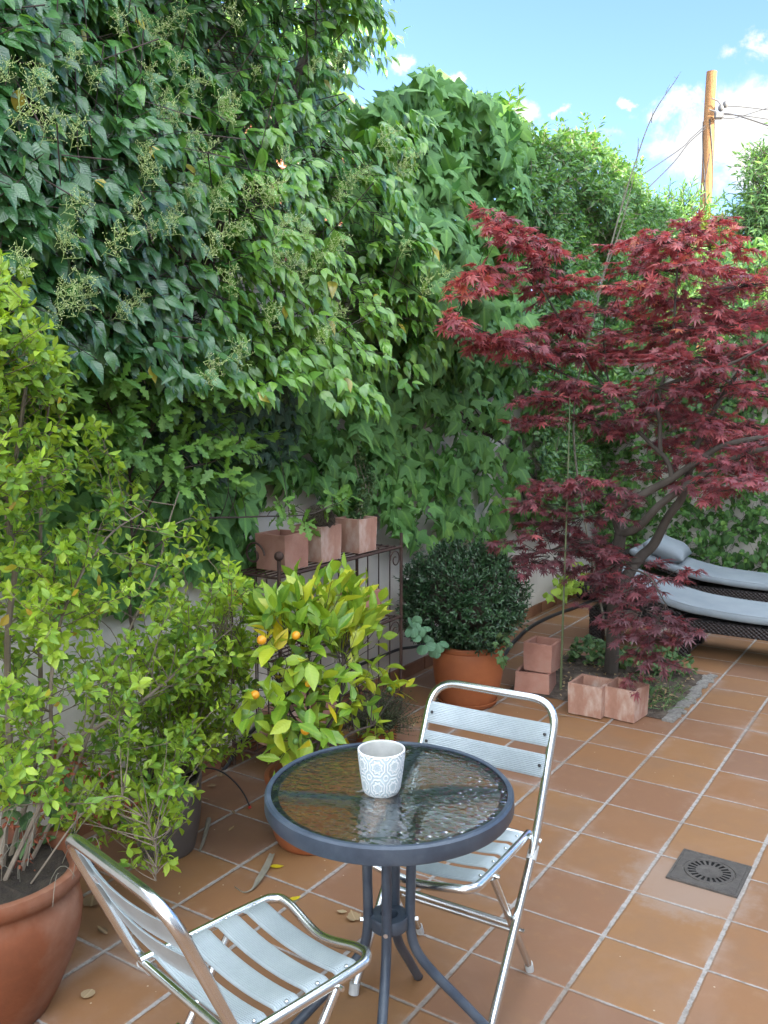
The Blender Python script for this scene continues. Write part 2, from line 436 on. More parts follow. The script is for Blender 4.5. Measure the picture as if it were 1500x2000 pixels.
def brick_mat():
    m, nt = newmat('orange_brick'); N = NT(nt)
    co = N.n('ShaderNodeTexCoord').outputs['Object']
    sp = N.n('ShaderNodeSeparateXYZ', inp={0: co}); cb = N.n('ShaderNodeCombineXYZ', inp={0: N.m('ADD', sp.outputs[0], sp.outputs[1]), 1: sp.outputs[2]})
    br = N.n('ShaderNodeTexBrick', inp={'Scale': 1.0, 'Color1': (.22, .095, .05, 1), 'Color2': (.17, .07, .042, 1), 'Mortar': (.4, .36, .3, 1), 'Mortar Size': .006, 'Brick Width': .25, 'Row Height': .065})
    nt.links.new(cb.outputs[0], br.inputs['Vector'])
    p = N.bsdf(**{'Base Color': br.outputs['Color'], 'Roughness': .9}); nt.links.new(N.bump(br.outputs['Fac'], -.4, .01), p.inputs['Normal'])
    N.out(p.outputs[0]); return m

def glass_mat():
    m, nt = newmat('rippled_glass'); N = NT(nt)
    co = N.n('ShaderNodeTexCoord').outputs['Object']
    mp = N.n('ShaderNodeMapping', inp={'Scale': (1.0, 1.25, 1), 'Rotation': (0, 0, .5)}); nt.links.new(co, mp.inputs[0])
    vo = N.n('ShaderNodeTexVoronoi', feature='SMOOTH_F1', inp={'Scale': 50.0, 'Smoothness': .7}); nt.links.new(mp.outputs[0], vo.inputs['Vector'])
    h = vo.outputs['Distance']
    nr = N.bump(h, .75, .0036)
    g = N.n('ShaderNodeBsdfRefraction', inp={'Color': (.97, .99, .99, 1), 'Roughness': .08, 'IOR': 1.38, 'Normal': nr})
    t = N.n('ShaderNodeBsdfTransparent', inp={'Color': (.93, .97, .96, 1)})
    gl = N.n('ShaderNodeBsdfGlossy', inp={'Color': (1, 1, 1, 1), 'Roughness': .10, 'Normal': nr})
    a = N.n('ShaderNodeMixShader', inp={0: .42, 1: g.outputs[0], 2: t.outputs[0]})
    fr = N.n('ShaderNodeNewGeometry')
    b = N.n('ShaderNodeMixShader', inp={0: N.m('MULTIPLY', N.m('SUBTRACT', 1.0, fr.outputs['Backfacing']), .24), 1: a.outputs[0], 2: gl.outputs[0]})
    N.out(b.outputs[0]); return m

def cup_mat():
    """white-washed relief of flowers in octagons, washed grey in the hollows"""
    m, nt = newmat('relief_ceramic'); N = NT(nt)
    uv = N.n('ShaderNodeUVMap', uv_map='UVMap').outputs[0]; sp = N.n('ShaderNodeSeparateXYZ', inp={0: uv})
    fx = N.m('SUBTRACT', N.m('FRACT', N.m('MULTIPLY', sp.outputs[0], 8.0)), .5); fy = N.m('SUBTRACT', N.m('FRACT', N.m('MULTIPLY', sp.outputs[1], 2.0)), .5)
    r = N.m('SQRT', N.m('ADD', N.m('MULTIPLY', fx, fx), N.m('MULTIPLY', fy, fy)))
    th = N.m('ARCTAN2', fy, fx)
    pet = N.m('ABSOLUTE', N.m('COSINE', N.m('MULTIPLY', th, 4.0)))
    flower = N.m('MULTIPLY', N.step(N.m('ABSOLUTE', N.m('SUBTRACT', N.m('ADD', r, N.m('MULTIPLY', pet, .09)), .31)), .06, .025), 1.0)
    spoke = N.m('MULTIPLY', N.step(pet, .30, .12), N.m('MULTIPLY', N.step(r, .05, .09), N.step(r, .27, .22)))
    ring = N.step(N.m('ABSOLUTE', N.m('SUBTRACT', N.m('ADD', r, N.m('MULTIPLY', N.m('COSINE', N.m('MULTIPLY', th, 8.0)), .02)), .43)), .05, .02)
    r2x = N.m('SUBTRACT', N.m('ABSOLUTE', fx), .5); r2y = N.m('SUBTRACT', N.m('ABSOLUTE', fy), .5)
    r2 = N.m('SQRT', N.m('ADD', N.m('MULTIPLY', r2x, r2x), N.m('MULTIPLY', r2y, r2y)))
    dot = N.step(N.m('ABSOLUTE', N.m('SUBTRACT', r2, .13)), .045, .02)
    h = N.m('MAXIMUM', N.m('MAXIMUM', flower, spoke), N.m('MAXIMUM', ring, dot))
    edge = N.m('MAXIMUM', N.step(sp.outputs[1], .965, .985), N.step(sp.outputs[1], .03, .01))
    h = N.m('MAXIMUM', h, edge)
    ns = N.noise(N.n('ShaderNodeTexCoord').outputs['Object'], 90, 4)
    col = N.mix(N.m('MULTIPLY', h, N.m('ADD', .7, N.m('MULTIPLY', ns, .5)), clamp=True), (.46, .54, .57), (.86, .87, .86))
    p = N.bsdf(**{'Base Color': col, 'Roughness': .75}); nt.links.new(N.bump(h, .8, .0025), p.inputs['Normal']); N.out(p.outputs[0]); return m

def wicker_mat():
    m, nt = newmat('dark_wicker'); N = NT(nt)
    co = N.n('ShaderNodeTexCoord').outputs['Object']; sp = N.n('ShaderNodeSeparateXYZ', inp={0: co})
    a = N.m('SINE', N.m('MULTIPLY', N.m('ADD', sp.outputs[0], sp.outputs[1]), 210.0)); b = N.m('SINE', N.m('MULTIPLY', sp.outputs[2], 260.0))
    h = N.m('MULTIPLY', a, b)
    col = N.mix(N.step(h, -.4, .6), (.008, .006, .006), (.045, .036, .036))
    p = N.bsdf(**{'Base Color': col, 'Roughness': .45}); nt.links.new(N.bump(h, .8, .006), p.inputs['Normal']); N.out(p.outputs[0]); return m

M = {}
M['floor'] = floor_mat(); M['wall'] = wall_mat(); M['brick'] = brick_mat(); M['glass'] = glass_mat(); M['cup'] = cup_mat(); M['wicker'] = wicker_mat()
M['earth'] = simple('dry_earth', (.16, .12, .08), (.24, .19, .13), 1.2, .95, bump=.5)
M['soil'] = simple('bed_soil', (.035, .024, .017), (.10, .075, .055), 14, .95, bump=1.0, bscale=60, bdist=.02, c3=(.20, .16, .12))
M['potsoil'] = simple('pot_soil', (.02, .014, .01), (.06, .045, .03), 30, .95, bump=1.0, bdist=.01)
M['kerb'] = simple('rough_mortar', (.16, .15, .13), (.34, .32, .29), 60, .95, bump=1.0, bscale=90, bdist=.01)
M['skirt'] = simple('skirting_clay', (.20, .085, .042), (.30, .14, .075), 7, .6)
M['orange'] = simple('smooth_terracotta', (.27, .083, .033), (.33, .108, .042), 6, .55, bump=.12, c3=(.30, .10, .045), rvar=.1, spec=.25)
M['jar'] = simple('old_red_terracotta', (.13, .047, .026), (.215, .073, .034), 3.4, .6, bump=.35, bscale=50, c3=(.30, .165, .11), spec=.2)
M['planter'] = simple('weathered_terracotta', (.30, .15, .10), (.41, .225, .16), 11, .9, bump=.4, bscale=70, c3=(.60, .49, .41), stretch=(1, 1, .5))
M['planter_red'] = simple('red_terracotta', (.29, .13, .09), (.39, .195, .142), 9, .9, bump=.4, bscale=70, c3=(.42, .25, .19))
M['greypot'] = simple('grey_plastic', (.085, .078, .074), (.11, .102, .097), 8, .55, bump=.05)
M['alu'] = simple('polished_aluminium', (.70, .73, .73), (.80, .82, .82), 12, .23, metal=1.0, bump=.03, bscale=90, rvar=.08)
M['slat'] = simple('ribbed_aluminium', (.40, .46, .485), (.47, .53, .55), 14, .48, metal=.55, bump=.05, bscale=120, rvar=.06)
M['blacknub'] = simple('black_plastic', (.012, .012, .013), (.02, .02, .022), 20, .5)
M['cap'] = simple('pale_plastic', (.42, .43, .42), (.55, .56, .55), 20, .6)
M['table'] = simple('slate_blue_paint', (.030, .042, .062), (.048, .066, .092), 16, .42, bump=.12, bscale=160, c3=(.075, .095, .12), bdist=.001)
M['arm'] = simple('sky_lit_blue_paint', (.19, .26, .29), (.25, .32, .35), 16, .6)  # table paint lightened: sky light on the arms put into the colour
M['cupin'] = simple('cement', (.40, .40, .37), (.52, .52, .49), 30, .9, bump=.2)
M['cushion'] = simple('grey_canvas', (.215, .255, .285), (.275, .315, .345), 7, .85, bump=.25, bscale=300, bdist=.002)
M['rust'] = simple('rusty_iron', (.045, .026, .020), (.085, .045, .032), 18, .75, bump=.4, bscale=120, metal=.25)
M['castiron'] = simple('cast_iron', (.085, .075, .066), (.14, .125, .11), 40, .6, metal=.5, bump=.5, bscale=160)
M['void'] = simple('dark_pit', (.004, .004, .004), (.008, .008, .008), 5, .9)
M['hose'] = simple('black_hose', (.014, .015, .016), (.03, .032, .034), 20, .5)
M['redplastic'] = simple('red_plastic', (.42, .02, .015), (.5, .03, .02), 20, .4)
M['bark'] = simple('grey_bark', (.036, .028, .022), (.070, .058, .046), 10, .9, bump=.7, bscale=45, stretch=(1, 1, .25), c3=(.105, .09, .075), bdist=.008)
M['barkdark'] = simple('brown_bark', (.042, .030, .024), (.085, .062, .048), 14, .9, bump=.6, bscale=60, stretch=(1, 1, .3), bdist=.006)
M['stem'] = simple('tan_stem', (.17, .13, .095), (.26, .21, .155), 20, .85, bump=.3)
M['greenstake'] = simple('green_cane', (.07, .09, .035), (.12, .14, .06), 15, .6)
M['drycane'] = simple('dry_cane', (.17, .155, .115), (.28, .26, .20), 15, .8)
M['polewood'] = simple('sawn_pole_wood', (.10, .048, .022), (.33, .165, .062), 13, .9, bump=.9, bscale=30, stretch=(1.3, 1.3, .1), c3=(.24, .13, .06), bdist=.03)
M['wire'] = simple('cable_black', (.02, .02, .022), (.035, .035, .038), 10, .6)
M['lamp'] = simple('grey_fitting', (.10, .10, .10), (.16, .16, .16), 10, .6)
M['render'] = simple('pale_render', (.62, .58, .52), (.70, .66, .60), 3, .9, bump=.2)
M['rooftile'] = simple('clay_roof_tile', (.13, .085, .065), (.20, .125, .09), 5, .85, bump=.3, c3=(.22, .17, .13))
M['windowglass'] = simple('dark_window', (.02, .025, .03), (.03, .035, .04), 3, .08, bump=0)
M['fruit'] = simple('orange_rind', (.62, .24, .012), (.72, .36, .02), 20, .4, bump=.3, bscale=250, bdist=.001)
M['limefruit'] = simple('green_rind', (.04, .10, .02), (.08, .16, .03), 20, .4, bump=.3, bscale=250, bdist=.001)
M['moss'] = simple('wiry_ball', (.07, .055, .035), (.13, .11, .075), 30, .95)
M['l_privet'] = leafmat('privet_leaf', [(0, (.048, .140, .050)), (.4, (.084, .220, .050)), (.7, (.160, .335, .050)), (.93, (.240, .430, .060)), (.975, (.12, .22, .05)), (1, (.48, .40, .06))], .24, .26, spec=.8, vein=.14, veincol=(.13, .27, .09))
M['l_ivy'] = leafmat('ivy_leaf', [(0, (.034, .105, .036)), (.5, (.066, .185, .050)), (.85, (.120, .265, .056)), (1, (.19, .34, .060))], .42, .26, vein=.25)
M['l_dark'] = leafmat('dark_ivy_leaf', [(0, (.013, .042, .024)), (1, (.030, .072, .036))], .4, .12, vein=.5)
M['l_mix'] = leafmat('hedge_leaf', [(0, (.040, .120, .050)), (.5, (.070, .185, .062)), (.85, (.13, .26, .062)), (1, (.22, .33, .06))], .42, .28)
M['l_far'] = leafmat('vine_leaf', [(0, (.022, .075, .026)), (.5, (.045, .130, .034)), (.85, (.085, .195, .038)), (1, (.17, .29, .045))], .45, .25)
M['l_small'] = leafmat('shrub_leaf', [(0, (.080, .180, .026)), (.4, (.200, .345, .034)), (.8, (.370, .500, .046)), (.97, (.36, .48, .055)), (1, (.5, .32, .04))], .40, .32, vein=.15, veincol=(.36, .48, .08))
M['l_oak'] = leafmat('oak_leaf', [(0, (.070, .170, .036)), (.5, (.130, .270, .046)), (1, (.215, .350, .060))], .5, .3, vein=.15, veincol=(.25, .40, .10))
M['l_lemon'] = leafmat('citrus_leaf', [(0, (.075, .185, .024)), (.4, (.165, .300, .028)), (.7, (.300, .400, .03)), (.9, (.46, .48, .035)), (1, (.62, .48, .02))], .36, .25, vein=.2, veincol=(.40, .50, .06))
M['l_box'] = leafmat('dark_bush_leaf', [(0, (.012, .036, .015)), (.6, (.022, .062, .021)), (1, (.046, .100, .032))], .32, .1, vein=.15)
M['l_maple'] = leafmat('red_maple_leaf', [(0, (.110, .054, .064)), (.3, (.175, .066, .078)), (.6, (.31, .088, .102)), (.9, (.52, .150, .140)), (1, (.50, .18, .09))], .42, .40, tcol=(1.6, .85, .8), vein=.15, veincol=(.25, .06, .06))
M['l_round'] = leafmat('round_leaf', [(0, (.045, .115, .060)), (1, (.075, .165, .080))], .45, .25)
M['l_ground'] = leafmat('groundcover_leaf', [(0, (.035, .085, .035)), (.7, (.070, .145, .045)), (1, (.15, .20, .07))], .5, .25)
M['l_heath'] = leafmat('heather_leaf', [(0, (.020, .035, .016)), (1, (.065, .085, .030))], .6, .1)
M['l_yellow'] = leafmat('golden_leaf', [(0, (.20, .22, .02)), (.5, (.30, .32, .04)), (1, (.42, .42, .05))], .5, .3)
M['l_willow'] = leafmat('willow_leaf', [(0, (.065, .155, .06)), (.7, (.12, .24, .075)), (1, (.20, .32, .08))], .45, .3)
M['l_dry'] = leafmat('dry_leaf', [(0, (.16, .10, .055)), (.5, (.26, .175, .09)), (1, (.34, .26, .15))], .8, .15)
M['l_redtip'] = leafmat('withered_tip', [(0, (.14, .035, .02)), (1, (.26, .075, .035))], .8, .2)
M['flower'] = leafmat('privet_flower', [(0, (.36, .50, .17)), (.6, (.60, .70, .30)), (1, (.78, .82, .46))], .7, .3, tcol=(1, 1, .7), vein=0)
# ================================================================== SETTING
WX = -2.75            # face of the garden wall
HY = 7.52              # face of the hedge across the end
def sheet(name, x0, x1, y0, y1, z, mat):
    return MB().add([(x0, y0, z), (x1, y0, z), (x1, y1, z), (x0, y1, z)], [(0, 1, 2, 3)]).build(name, mat, smooth=False)
tag(sheet('ground', -400, 400, -400, 400, -.03, M['earth']), kind='structure')
tag(sheet('patio_floor', WX - .05, 6.0, -8, 7.75, 0, M['floor']), kind='structure')
# planting bed cut into the tiles
bed = MB(); nx, ny = 26, 26; bv = []
for i in range(nx):
    for j in range(ny):
        x = -2.13 + .90 * i / (nx - 1); y = 4.55 + .91 * j / (ny - 1)
        e = min(i, nx - 1 - i, j, ny - 1 - j) / 4
        z = .004 + .03 * min(1, e) * (1 + mnoise.noise(Vector((x * 5, y * 5, 0)))) + (.008 * mnoise.noise(Vector((x * 40, y * 40, 3))) if e > 0 else 0)
        bv.append((x, y, max(z, .004)))
bed.add(bv, [(i * ny + j, (i + 1) * ny + j, (i + 1) * ny + j + 1, i * ny + j + 1) for i in range(nx - 1) for j in range(ny - 1)])
tag(bed.build('soil_bed', M['soil']), kind='structure')
kb = MB()
for k in range(24):
    y = 4.56 + .9 * k / 23
    kb.box((-1.215 + random.uniform(-.01, .01), y, .004), (.045 + random.uniform(0, .03), .05, .010 + random.uniform(0, .008)), random.uniform(-.3, .3))
tag(kb.build('bed_edging', M['kerb'], bevel=.004), kind='structure')

# garden wall with its tiled skirting
wall = empty('garden_wall', (WX - .1, 2, 0), 0, 'cream rendered garden wall with clay tile skirting behind the potted plants', 'wall')
MB().box((WX - .1, 1.25, 1.1), (.2, 13.0, 2.2)).build('wall_face', M['wall'], wall, smooth=False)
sk = MB(); k = -16
for k in range(-16, 17):
    y = OY + (k + .5) * TY
    if y > 7.5: break
    sk.box((WX + .008, y, .038), (.016, TY - .008, .076 + random.uniform(-.002, .002)))
sk.build('skirting', M['skirt'], wall, bevel=.002)
MB().box((WX + .003, 1.25, .034), (.008, 13, .066)).build('skirting_mortar', M['kerb'], wall, smooth=False)
back = empty('end_wall', (0, HY + .25, 0), 0, 'rendered end wall hidden under vines behind the loungers', 'wall')
MB().box((.7, HY + .25, 1.0), (6.9, .2, 2.0)).build('wall_face', M['wall'], back, smooth=False)

# neighbour's brick house behind the big privet
nb = empty('brick_house', (-6, 2, 0), 0, 'orange brick house with clay tiled roof behind the large privet', 'house')
MB().box((-6.6, 2.2, 1.98), (4.0, 9.4, 3.96)).build('wall', M['brick'], nb, smooth=False)
rf = MB(); n = 46
for i in range(n):
    y = -2.6 + i * .215
    for j in range(10):
        a, b = j / 10, (j + 1) / 10
        q0 = np.array([-4.35 - 2.4 * a, y, 4.15 + 1.05 * a + .015]); q1 = np.array([-4.35 - 2.4 * b - .03, y, 4.15 + 1.05 * b + .035])
        if y > 3.5: rf.tube([q0, q1], [.095, .085], 8, caps=False)
rf.add([(-4.3, -2.8, 4.13), (-4.3, 7.15, 4.13), (-6.75, 7.15, 5.2), (-6.75, -2.8, 5.2)], [(0, 1, 2, 3)])
rf.add([(-9.0, -2.8, 4.13), (-9.0, 7.15, 4.13), (-6.75, 7.15, 5.2), (-6.75, -2.8, 5.2)], [(3, 2, 1, 0)])
rf.box((-6.7, 2.2, 5.21), (.3, 9.9, .12)); rf.build('roof', M['rooftile'], nb).location.z = -.22
# unseen house right of the camera, added and sized to shade the patio
ho = empty('unseen_shade_house', (9.5, 0, 0), 0, 'unseen pale rendered house added beside the terrace to shade it', 'house')
MB().box((9.5, 0.0, HOUSE_Z / 2), (7.0, 17.0, HOUSE_Z)).build('wall', M['render'], ho, smooth=False)
MB().box((9.5, 0.0, HOUSE_Z + .1), (7.7, 17.7, .2)).build('roof', M['rooftile'], ho, smooth=False)
for wy in (-4, -1, 2, 5):
    MB().box((5.99, wy, 1.5), (.03, 1.1, 1.3)).build('window', M['windowglass'], ho, smooth=False)

# ================================================================== DRAIN
dr = empty('floor_drain', (-.665, 3.11, 0), 0, 'square cast iron floor drain with a ring of slots', 'drain')
cx, cy, hw, zt = -.668, 3.108, .118, .007
d = MB(); n = 84; ang = (np.arange(n) + .5) * 2 * PI / n
def ringpts(r, z): return [(cx + r * math.cos(a), cy + r * math.sin(a), z) for a in ang]
def sqpts(h, z):
    o = []
    for a in ang:
        c, s = math.cos(a), math.sin(a); q = h / max(abs(c), abs(s)); o.append((cx + c * q, cy + s * q, z))
    return o
rings = [ringpts(.001, zt - .001), ringpts(.040, zt - .001), ringpts(.0445, zt), ringpts(.072, zt), ringpts(.082, zt), ringpts(.084, zt - .003), ringpts(.087, zt - .003), ringpts(.089, zt), sqpts(.107, zt), sqpts(.108, zt - .002), sqpts(.110, zt - .002), sqpts(.111, zt), sqpts(hw, zt), sqpts(hw, 0)]
V = [p for r in rings for p in r]; Fs = []
for i in range(len(rings) - 1):
    for k in range(n):
        if i == 2 and k % 4 in (0, 1): continue
        Fs.append((i * n + k, i * n + (k + 1) % n, (i + 1) * n + (k + 1) % n, (i + 1) * n + k))
d.add(V, Fs).build('grate', M['castiron'], dr)
MB().lathe([(.0005, .0015), (.09, .0015)], 40, (cx, cy, 0)).build('pit', M['void'], dr)

# ================================================================== TABLE
TC = np.array([-1.143, 1.772]); TZ = .70; TR = .302
tb = empty('bistro_table', (TC[0], TC[1], 0), 0, 'round blue-grey bistro table with rippled glass top', 'table')
prof = [(TR - .012, TZ), (TR - .002, TZ + .001), (TR + .003, TZ - .004), (TR + .004, TZ - .036), (TR + .001, TZ - .042), (TR - .010, TZ - .042), (TR - .012, TZ - .012), (TR - .030, TZ - .012), (TR - .030, TZ - .009), (TR - .013, TZ - .008), (TR - .012, TZ)]
MB().lathe(prof, 96, (TC[0], TC[1], 0)).build('rim', M['table'], tb, sharp=35)
MB().lathe([(.0005, TZ - .008), (TR - .0135, TZ - .008), (TR - .0125, TZ - .003), (.0005, TZ - .003)], 96, (TC[0], TC[1], 0)).build('glass_top', M['glass'], tb)
LEGA = [math.radians(x) for x in (106, 213, 296, 35)]
for a in LEGA:
    u = np.array([math.cos(a), math.sin(a), 0]); c = np.array([TC[0], TC[1], 0])
    p = [c + u * .285 + [0, 0, TZ - .030], c + u * .17 + [0, 0, TZ - .032], c + u * .088 + [0, 0, TZ - .055], c + u * .060 + [0, 0, TZ - .14], c + u * .054 + [0, 0, .44], c + u * .054 + [0, 0, .335], c + u * .066 + [0, 0, .275], c + u * .105 + [0, 0, .215], c + u * .19 + [0, 0, .120], c + u * .283 + [0, 0, .014]]
    lg = MB().tube(catmull(p, 7), .0125, 12).build('leg', M['table'], tb)
    MB().sphere(c + u * .287 + [0, 0, .010], .0145, sc=(1, 1, .7)).build('foot', M['blacknub'], lg)
    MB().tube([c + u * .062 + [0, 0, .352], c + u * .073 + [0, 0, .352]], .006, 8).build('bolt', M['alu'], lg)
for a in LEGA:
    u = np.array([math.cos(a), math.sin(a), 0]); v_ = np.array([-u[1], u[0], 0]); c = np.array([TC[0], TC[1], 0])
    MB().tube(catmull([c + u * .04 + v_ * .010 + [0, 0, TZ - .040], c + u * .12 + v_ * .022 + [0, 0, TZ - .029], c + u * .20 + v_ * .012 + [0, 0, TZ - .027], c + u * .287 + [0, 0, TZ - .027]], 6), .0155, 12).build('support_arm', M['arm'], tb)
cz = .355
MB().lathe([(.021, cz - .022), (.046, cz - .022), (.048, cz - .019), (.048, cz + .010), (.046, cz + .013), (.023, cz + .013), (.021, cz + .010), (.021, cz - .022)], 40, (TC[0], TC[1], 0)).build('collar', M['table'], tb)
MB().lathe([(.0005, cz - .024), (.030, cz - .024)], 24, (TC[0], TC[1], 0)).build('collar_base', M['blacknub'], tb)
# patterned holder on the glass
cp = atz(745, 1545, TZ); cpx, cpy = cp[0], cp[1]
cu = empty('patterned_candle_holder', (cpx, cpy, TZ), 0, 'white flower relief candle holder standing on the glass table', 'candle holder')
pr = [(.036, TZ - .002), (.042, TZ + .001), (.047, TZ + .012), (.0525, TZ + .050), (.0565, TZ + .085), (.0580, TZ + .104), (.0572, TZ + .108), (.0550, TZ + .1085)]
b_ = MB().lathe(pr, 72, (cpx, cpy, 0)); o = b_.build('holder_body', M['cup'], cu, sharp=60)
l = o.data.uv_layers.new(name='UVMap'); me = o.data
for poly in me.polygons:
    us = [(math.atan2(me.vertices[me.loops[i].vertex_index].co.y - cpy, me.vertices[me.loops[i].vertex_index].co.x - cpx) / (2 * PI)) % 1 for i in poly.loop_indices]
    wrap = max(us) - min(us) > .5
    for i, u_ in zip(poly.loop_indices, us):
        l.data[i].uv = (u_ + (1 if wrap and u_ < .5 else 0), (me.vertices[me.loops[i].vertex_index].co.z - TZ) / .108)
MB().lathe([(.0552, TZ + .1085), (.0525, TZ + .106), (.0495, TZ + .06), (.046, TZ + .012), (.0005, TZ + .010)], 64, (cpx, cpy, 0)).build('cement_lining', M['cupin'], cu)
MB().lathe([(.0005, TZ - .0018), (.036, TZ - .0018)], 32, (cpx, cpy, 0)).build('base', M['cupin'], cu)

# ================================================================== CHAIRS  (local: +x forward, +y the sitter's left)
CH = dict(w=.203, fF=.179, fP=-.134, zP=.422, fT=-.293, zT=.775, fR=-.167, sd=.300)
def slat(mb, A, B, wv, nv, width, sag, ribs=13, th=.0016, wrap=.012):
    """ribbed curved strip from A to B; wv across the strip, nv its upper normal"""
    A, B, wv, nv = [np.asarray(q, float) for q in (A, B, wv, nv)]; m = 14; q = ribs * 3; V = []
    for s_ in (1, -1):
        for i in range(m + 1):
            t = i / m; c = A + (B - A) * t - nv * sag * (1 - (2 * t - 1) ** 2)
            e = max(0, abs(2 * t - 1) - .90) / .10; c = c - nv * wrap * e * e
            for j in range(q + 1):
                v = (j / q - .5); z = (.0011 * (1 if (j % 3) == 1 else 0) if s_ > 0 else 0) + s_ * th / 2 - .004 * (abs(v) * 2) ** 6
                V.append(c + wv * v * width + nv * z)
    k0 = (m + 1) * (q + 1); Fs = []
    for i in range(m):
        for j in range(q):
            a = i * (q + 1) + j; f = (a, a + 1, a + q + 2, a + q + 1)
            Fs.append(f); Fs.append(tuple(k0 + x for x in f[::-1]))
    for i in range(m):
        for j in (0, q):
            a = i * (q + 1) + j; b2 = a + q + 1; Fs.append((a, b2, b2 + k0, a + k0))
    for i in (0, m):
        for j in range(q):
            a = i * (q + 1) + j; Fs.append((a, a + 1, a + 1 + k0, a + k0))
    mb.add(V, Fs)
def make_chair():
    root = empty('folding_chair', (0, 0, 0), 0)
    w, fF, fP, zP, fT, zT, fR, sd = [CH[k] for k in ('w', 'fF', 'fP', 'zP', 'fT', 'zT', 'fR', 'sd')]
    r = .0125
    kx = (fT - fP) / (zT - zP)
    # back frame and front legs: one bent tube
    pts = [(fF, w, .012), (fP, w, zP), (fT + .01, w, zT - .012), (fT - .002, w - .03, zT), (fT - .002, -w + .03, zT), (fT + .01, -w, zT - .012), (fP, -w, zP), (fF, -w, .012)]
    P = fillet([pts[0], pts[1], (fT, w, zT), (fT, -w, zT), pts[6], pts[7]], .085, 9)
    mid = (np.abs(P[:, 1]) < w - .02) & (P[:, 2] > zT - .02)
    bf = MB().tube(P, r, 14).build('back_frame', M['alu'], root)
    for s in (1, -1):
        MB().tube([(fF - .004, s * w, .03), (fF + .003, s * w, .001)], .0145, 12).build('foot_cap', M['cap'], bf)
    # seat frame: U tube whose front bar dips
    zs = zP + .012
    wi = w - .026
    P2 = [(fP - .012, wi, zs - .004), (fP + sd - .02, wi, zs), (fP + sd + .045, wi - .012, zs + .002), (fP + sd + .06, wi - .055, zs - .002), (fP + sd + .052, 0, zs - .024), (fP + sd + .06, -wi + .055, zs - .002), (fP + sd + .045, -wi + .012, zs + .002), (fP + sd - .02, -wi, zs), (fP - .012, -wi, zs - .004)]
    sf = MB().tube(catmull(P2, 8), .0115, 14).build('seat_frame', M['alu'], root)
    MB().tube([(fP - .004, wi + .006, zP + .004), (fP - .004, -wi - .006, zP + .004)], .0095, 12).build('rear_bar', M['alu'], root)
    for s in (1, -1):
        MB().tube([(fP, s * (wi - .012), zP + .006), (fP, s * (w + .017), zP)], .0065, 8).build('pivot', M['alu'], root)
        MB().tube([(fP + .032, s * w, zP - .043), (fP + .008, s * w, zP - .011)], .0142, 14).build('sleeve', M['cap'], root)
    # rear legs
    xa = fP + sd - .055
    for s in (1, -1):
        yl = s * (w - .022)
        lg = MB().tube([(xa, yl, zs - .012), (fR, yl, .012)], .0105, 12).build('rear_leg', M['alu'], root)
        MB().tube([(fR + .010, yl, .030), (fR - .002, yl, .001)], .0122, 12).build('foot_cap', M['cap'], lg)
        MB().tube([(xa, yl - s * .008, zs - .006), (xa, yl + s * .02, zs - .006)], .0055, 8).build('rivet', M['alu'], lg)
        tx = .53; q = np.array([xa + (fR - xa) * tx, yl, zs + (.0 - zs) * tx])
        MB().tube([q, q + [0, s * .033, 0]], .0055, 8).build('rivet', M['alu'], lg)
    q = np.array([xa + (fR - xa) * .50, 0, zs * .50])
    MB().tube([q + [0, w - .022, 0], q + [0, -w + .022, 0]], .0095, 10).build('stretcher', M['alu'], root)
    q = np.array([xa + (fR - xa) * .56, 0, zs * .44])
    MB().tube([q + [0, w - .022, 0], q + [0, -w + .022, 0]], .0085, 10).build('stretcher', M['alu'], root)
    # seat slats
    for i in range(4):
        f = fP + .044 + i * (sd - .012) / 3.55
        mb = MB(); slat(mb, (f, wi + .004, zs + .0135), (f, -wi - .004, zs + .0135), (1, 0, .0), (0, 0, 1), .062, .020)
        o = mb.build('seat_slat', M['slat'], root, sharp=25)
        for s in (1, -1): MB().sphere((f, s * (wi - .012), zs + .0105), .0045, 8, 5, (1, 1, .5)).build('rivet', M['alu'], o)
    # back slats, on the front face of the back tubes
    up = np.array([kx, 0, 1.0]); up /= np.linalg.norm(up); nf = np.array([up[2], 0, -up[0]])
    for d0 in (.098, .186):
        c = np.array([fT, 0, zT]) - up * d0 + nf * .0135
        mb = MB(); slat(mb, c + [0, w - .004, 0], c + [0, -w + .004, 0], up, nf, .066, .022, wrap=.004)
        o = mb.build('back_slat', M['slat'], root, sharp=25)
        for s in (1, -1): MB().sphere(c + [0, s * (w - .02), 0] + nf * .001, .005, 8, 5).build('rivet', M['blacknub'], o)
    return root
c1 = make_chair()
c2 = copy_tree(c1)
tag(c1, 'aluminium slatted folding chair nearest the old terracotta jar, seen from behind', 'chair', 'bistro chairs at the round table')
tag(c2, 'aluminium slatted folding chair facing us from behind the round glass table', 'chair', 'bistro chairs at the round table')
c1.location = (-1.238, 1.336, 0); c1.rotation_euler = (0, 0, 1.354)
c2.location = (-1.145, 2.085, 0); c2.rotation_euler = (0, 0, -1.529)
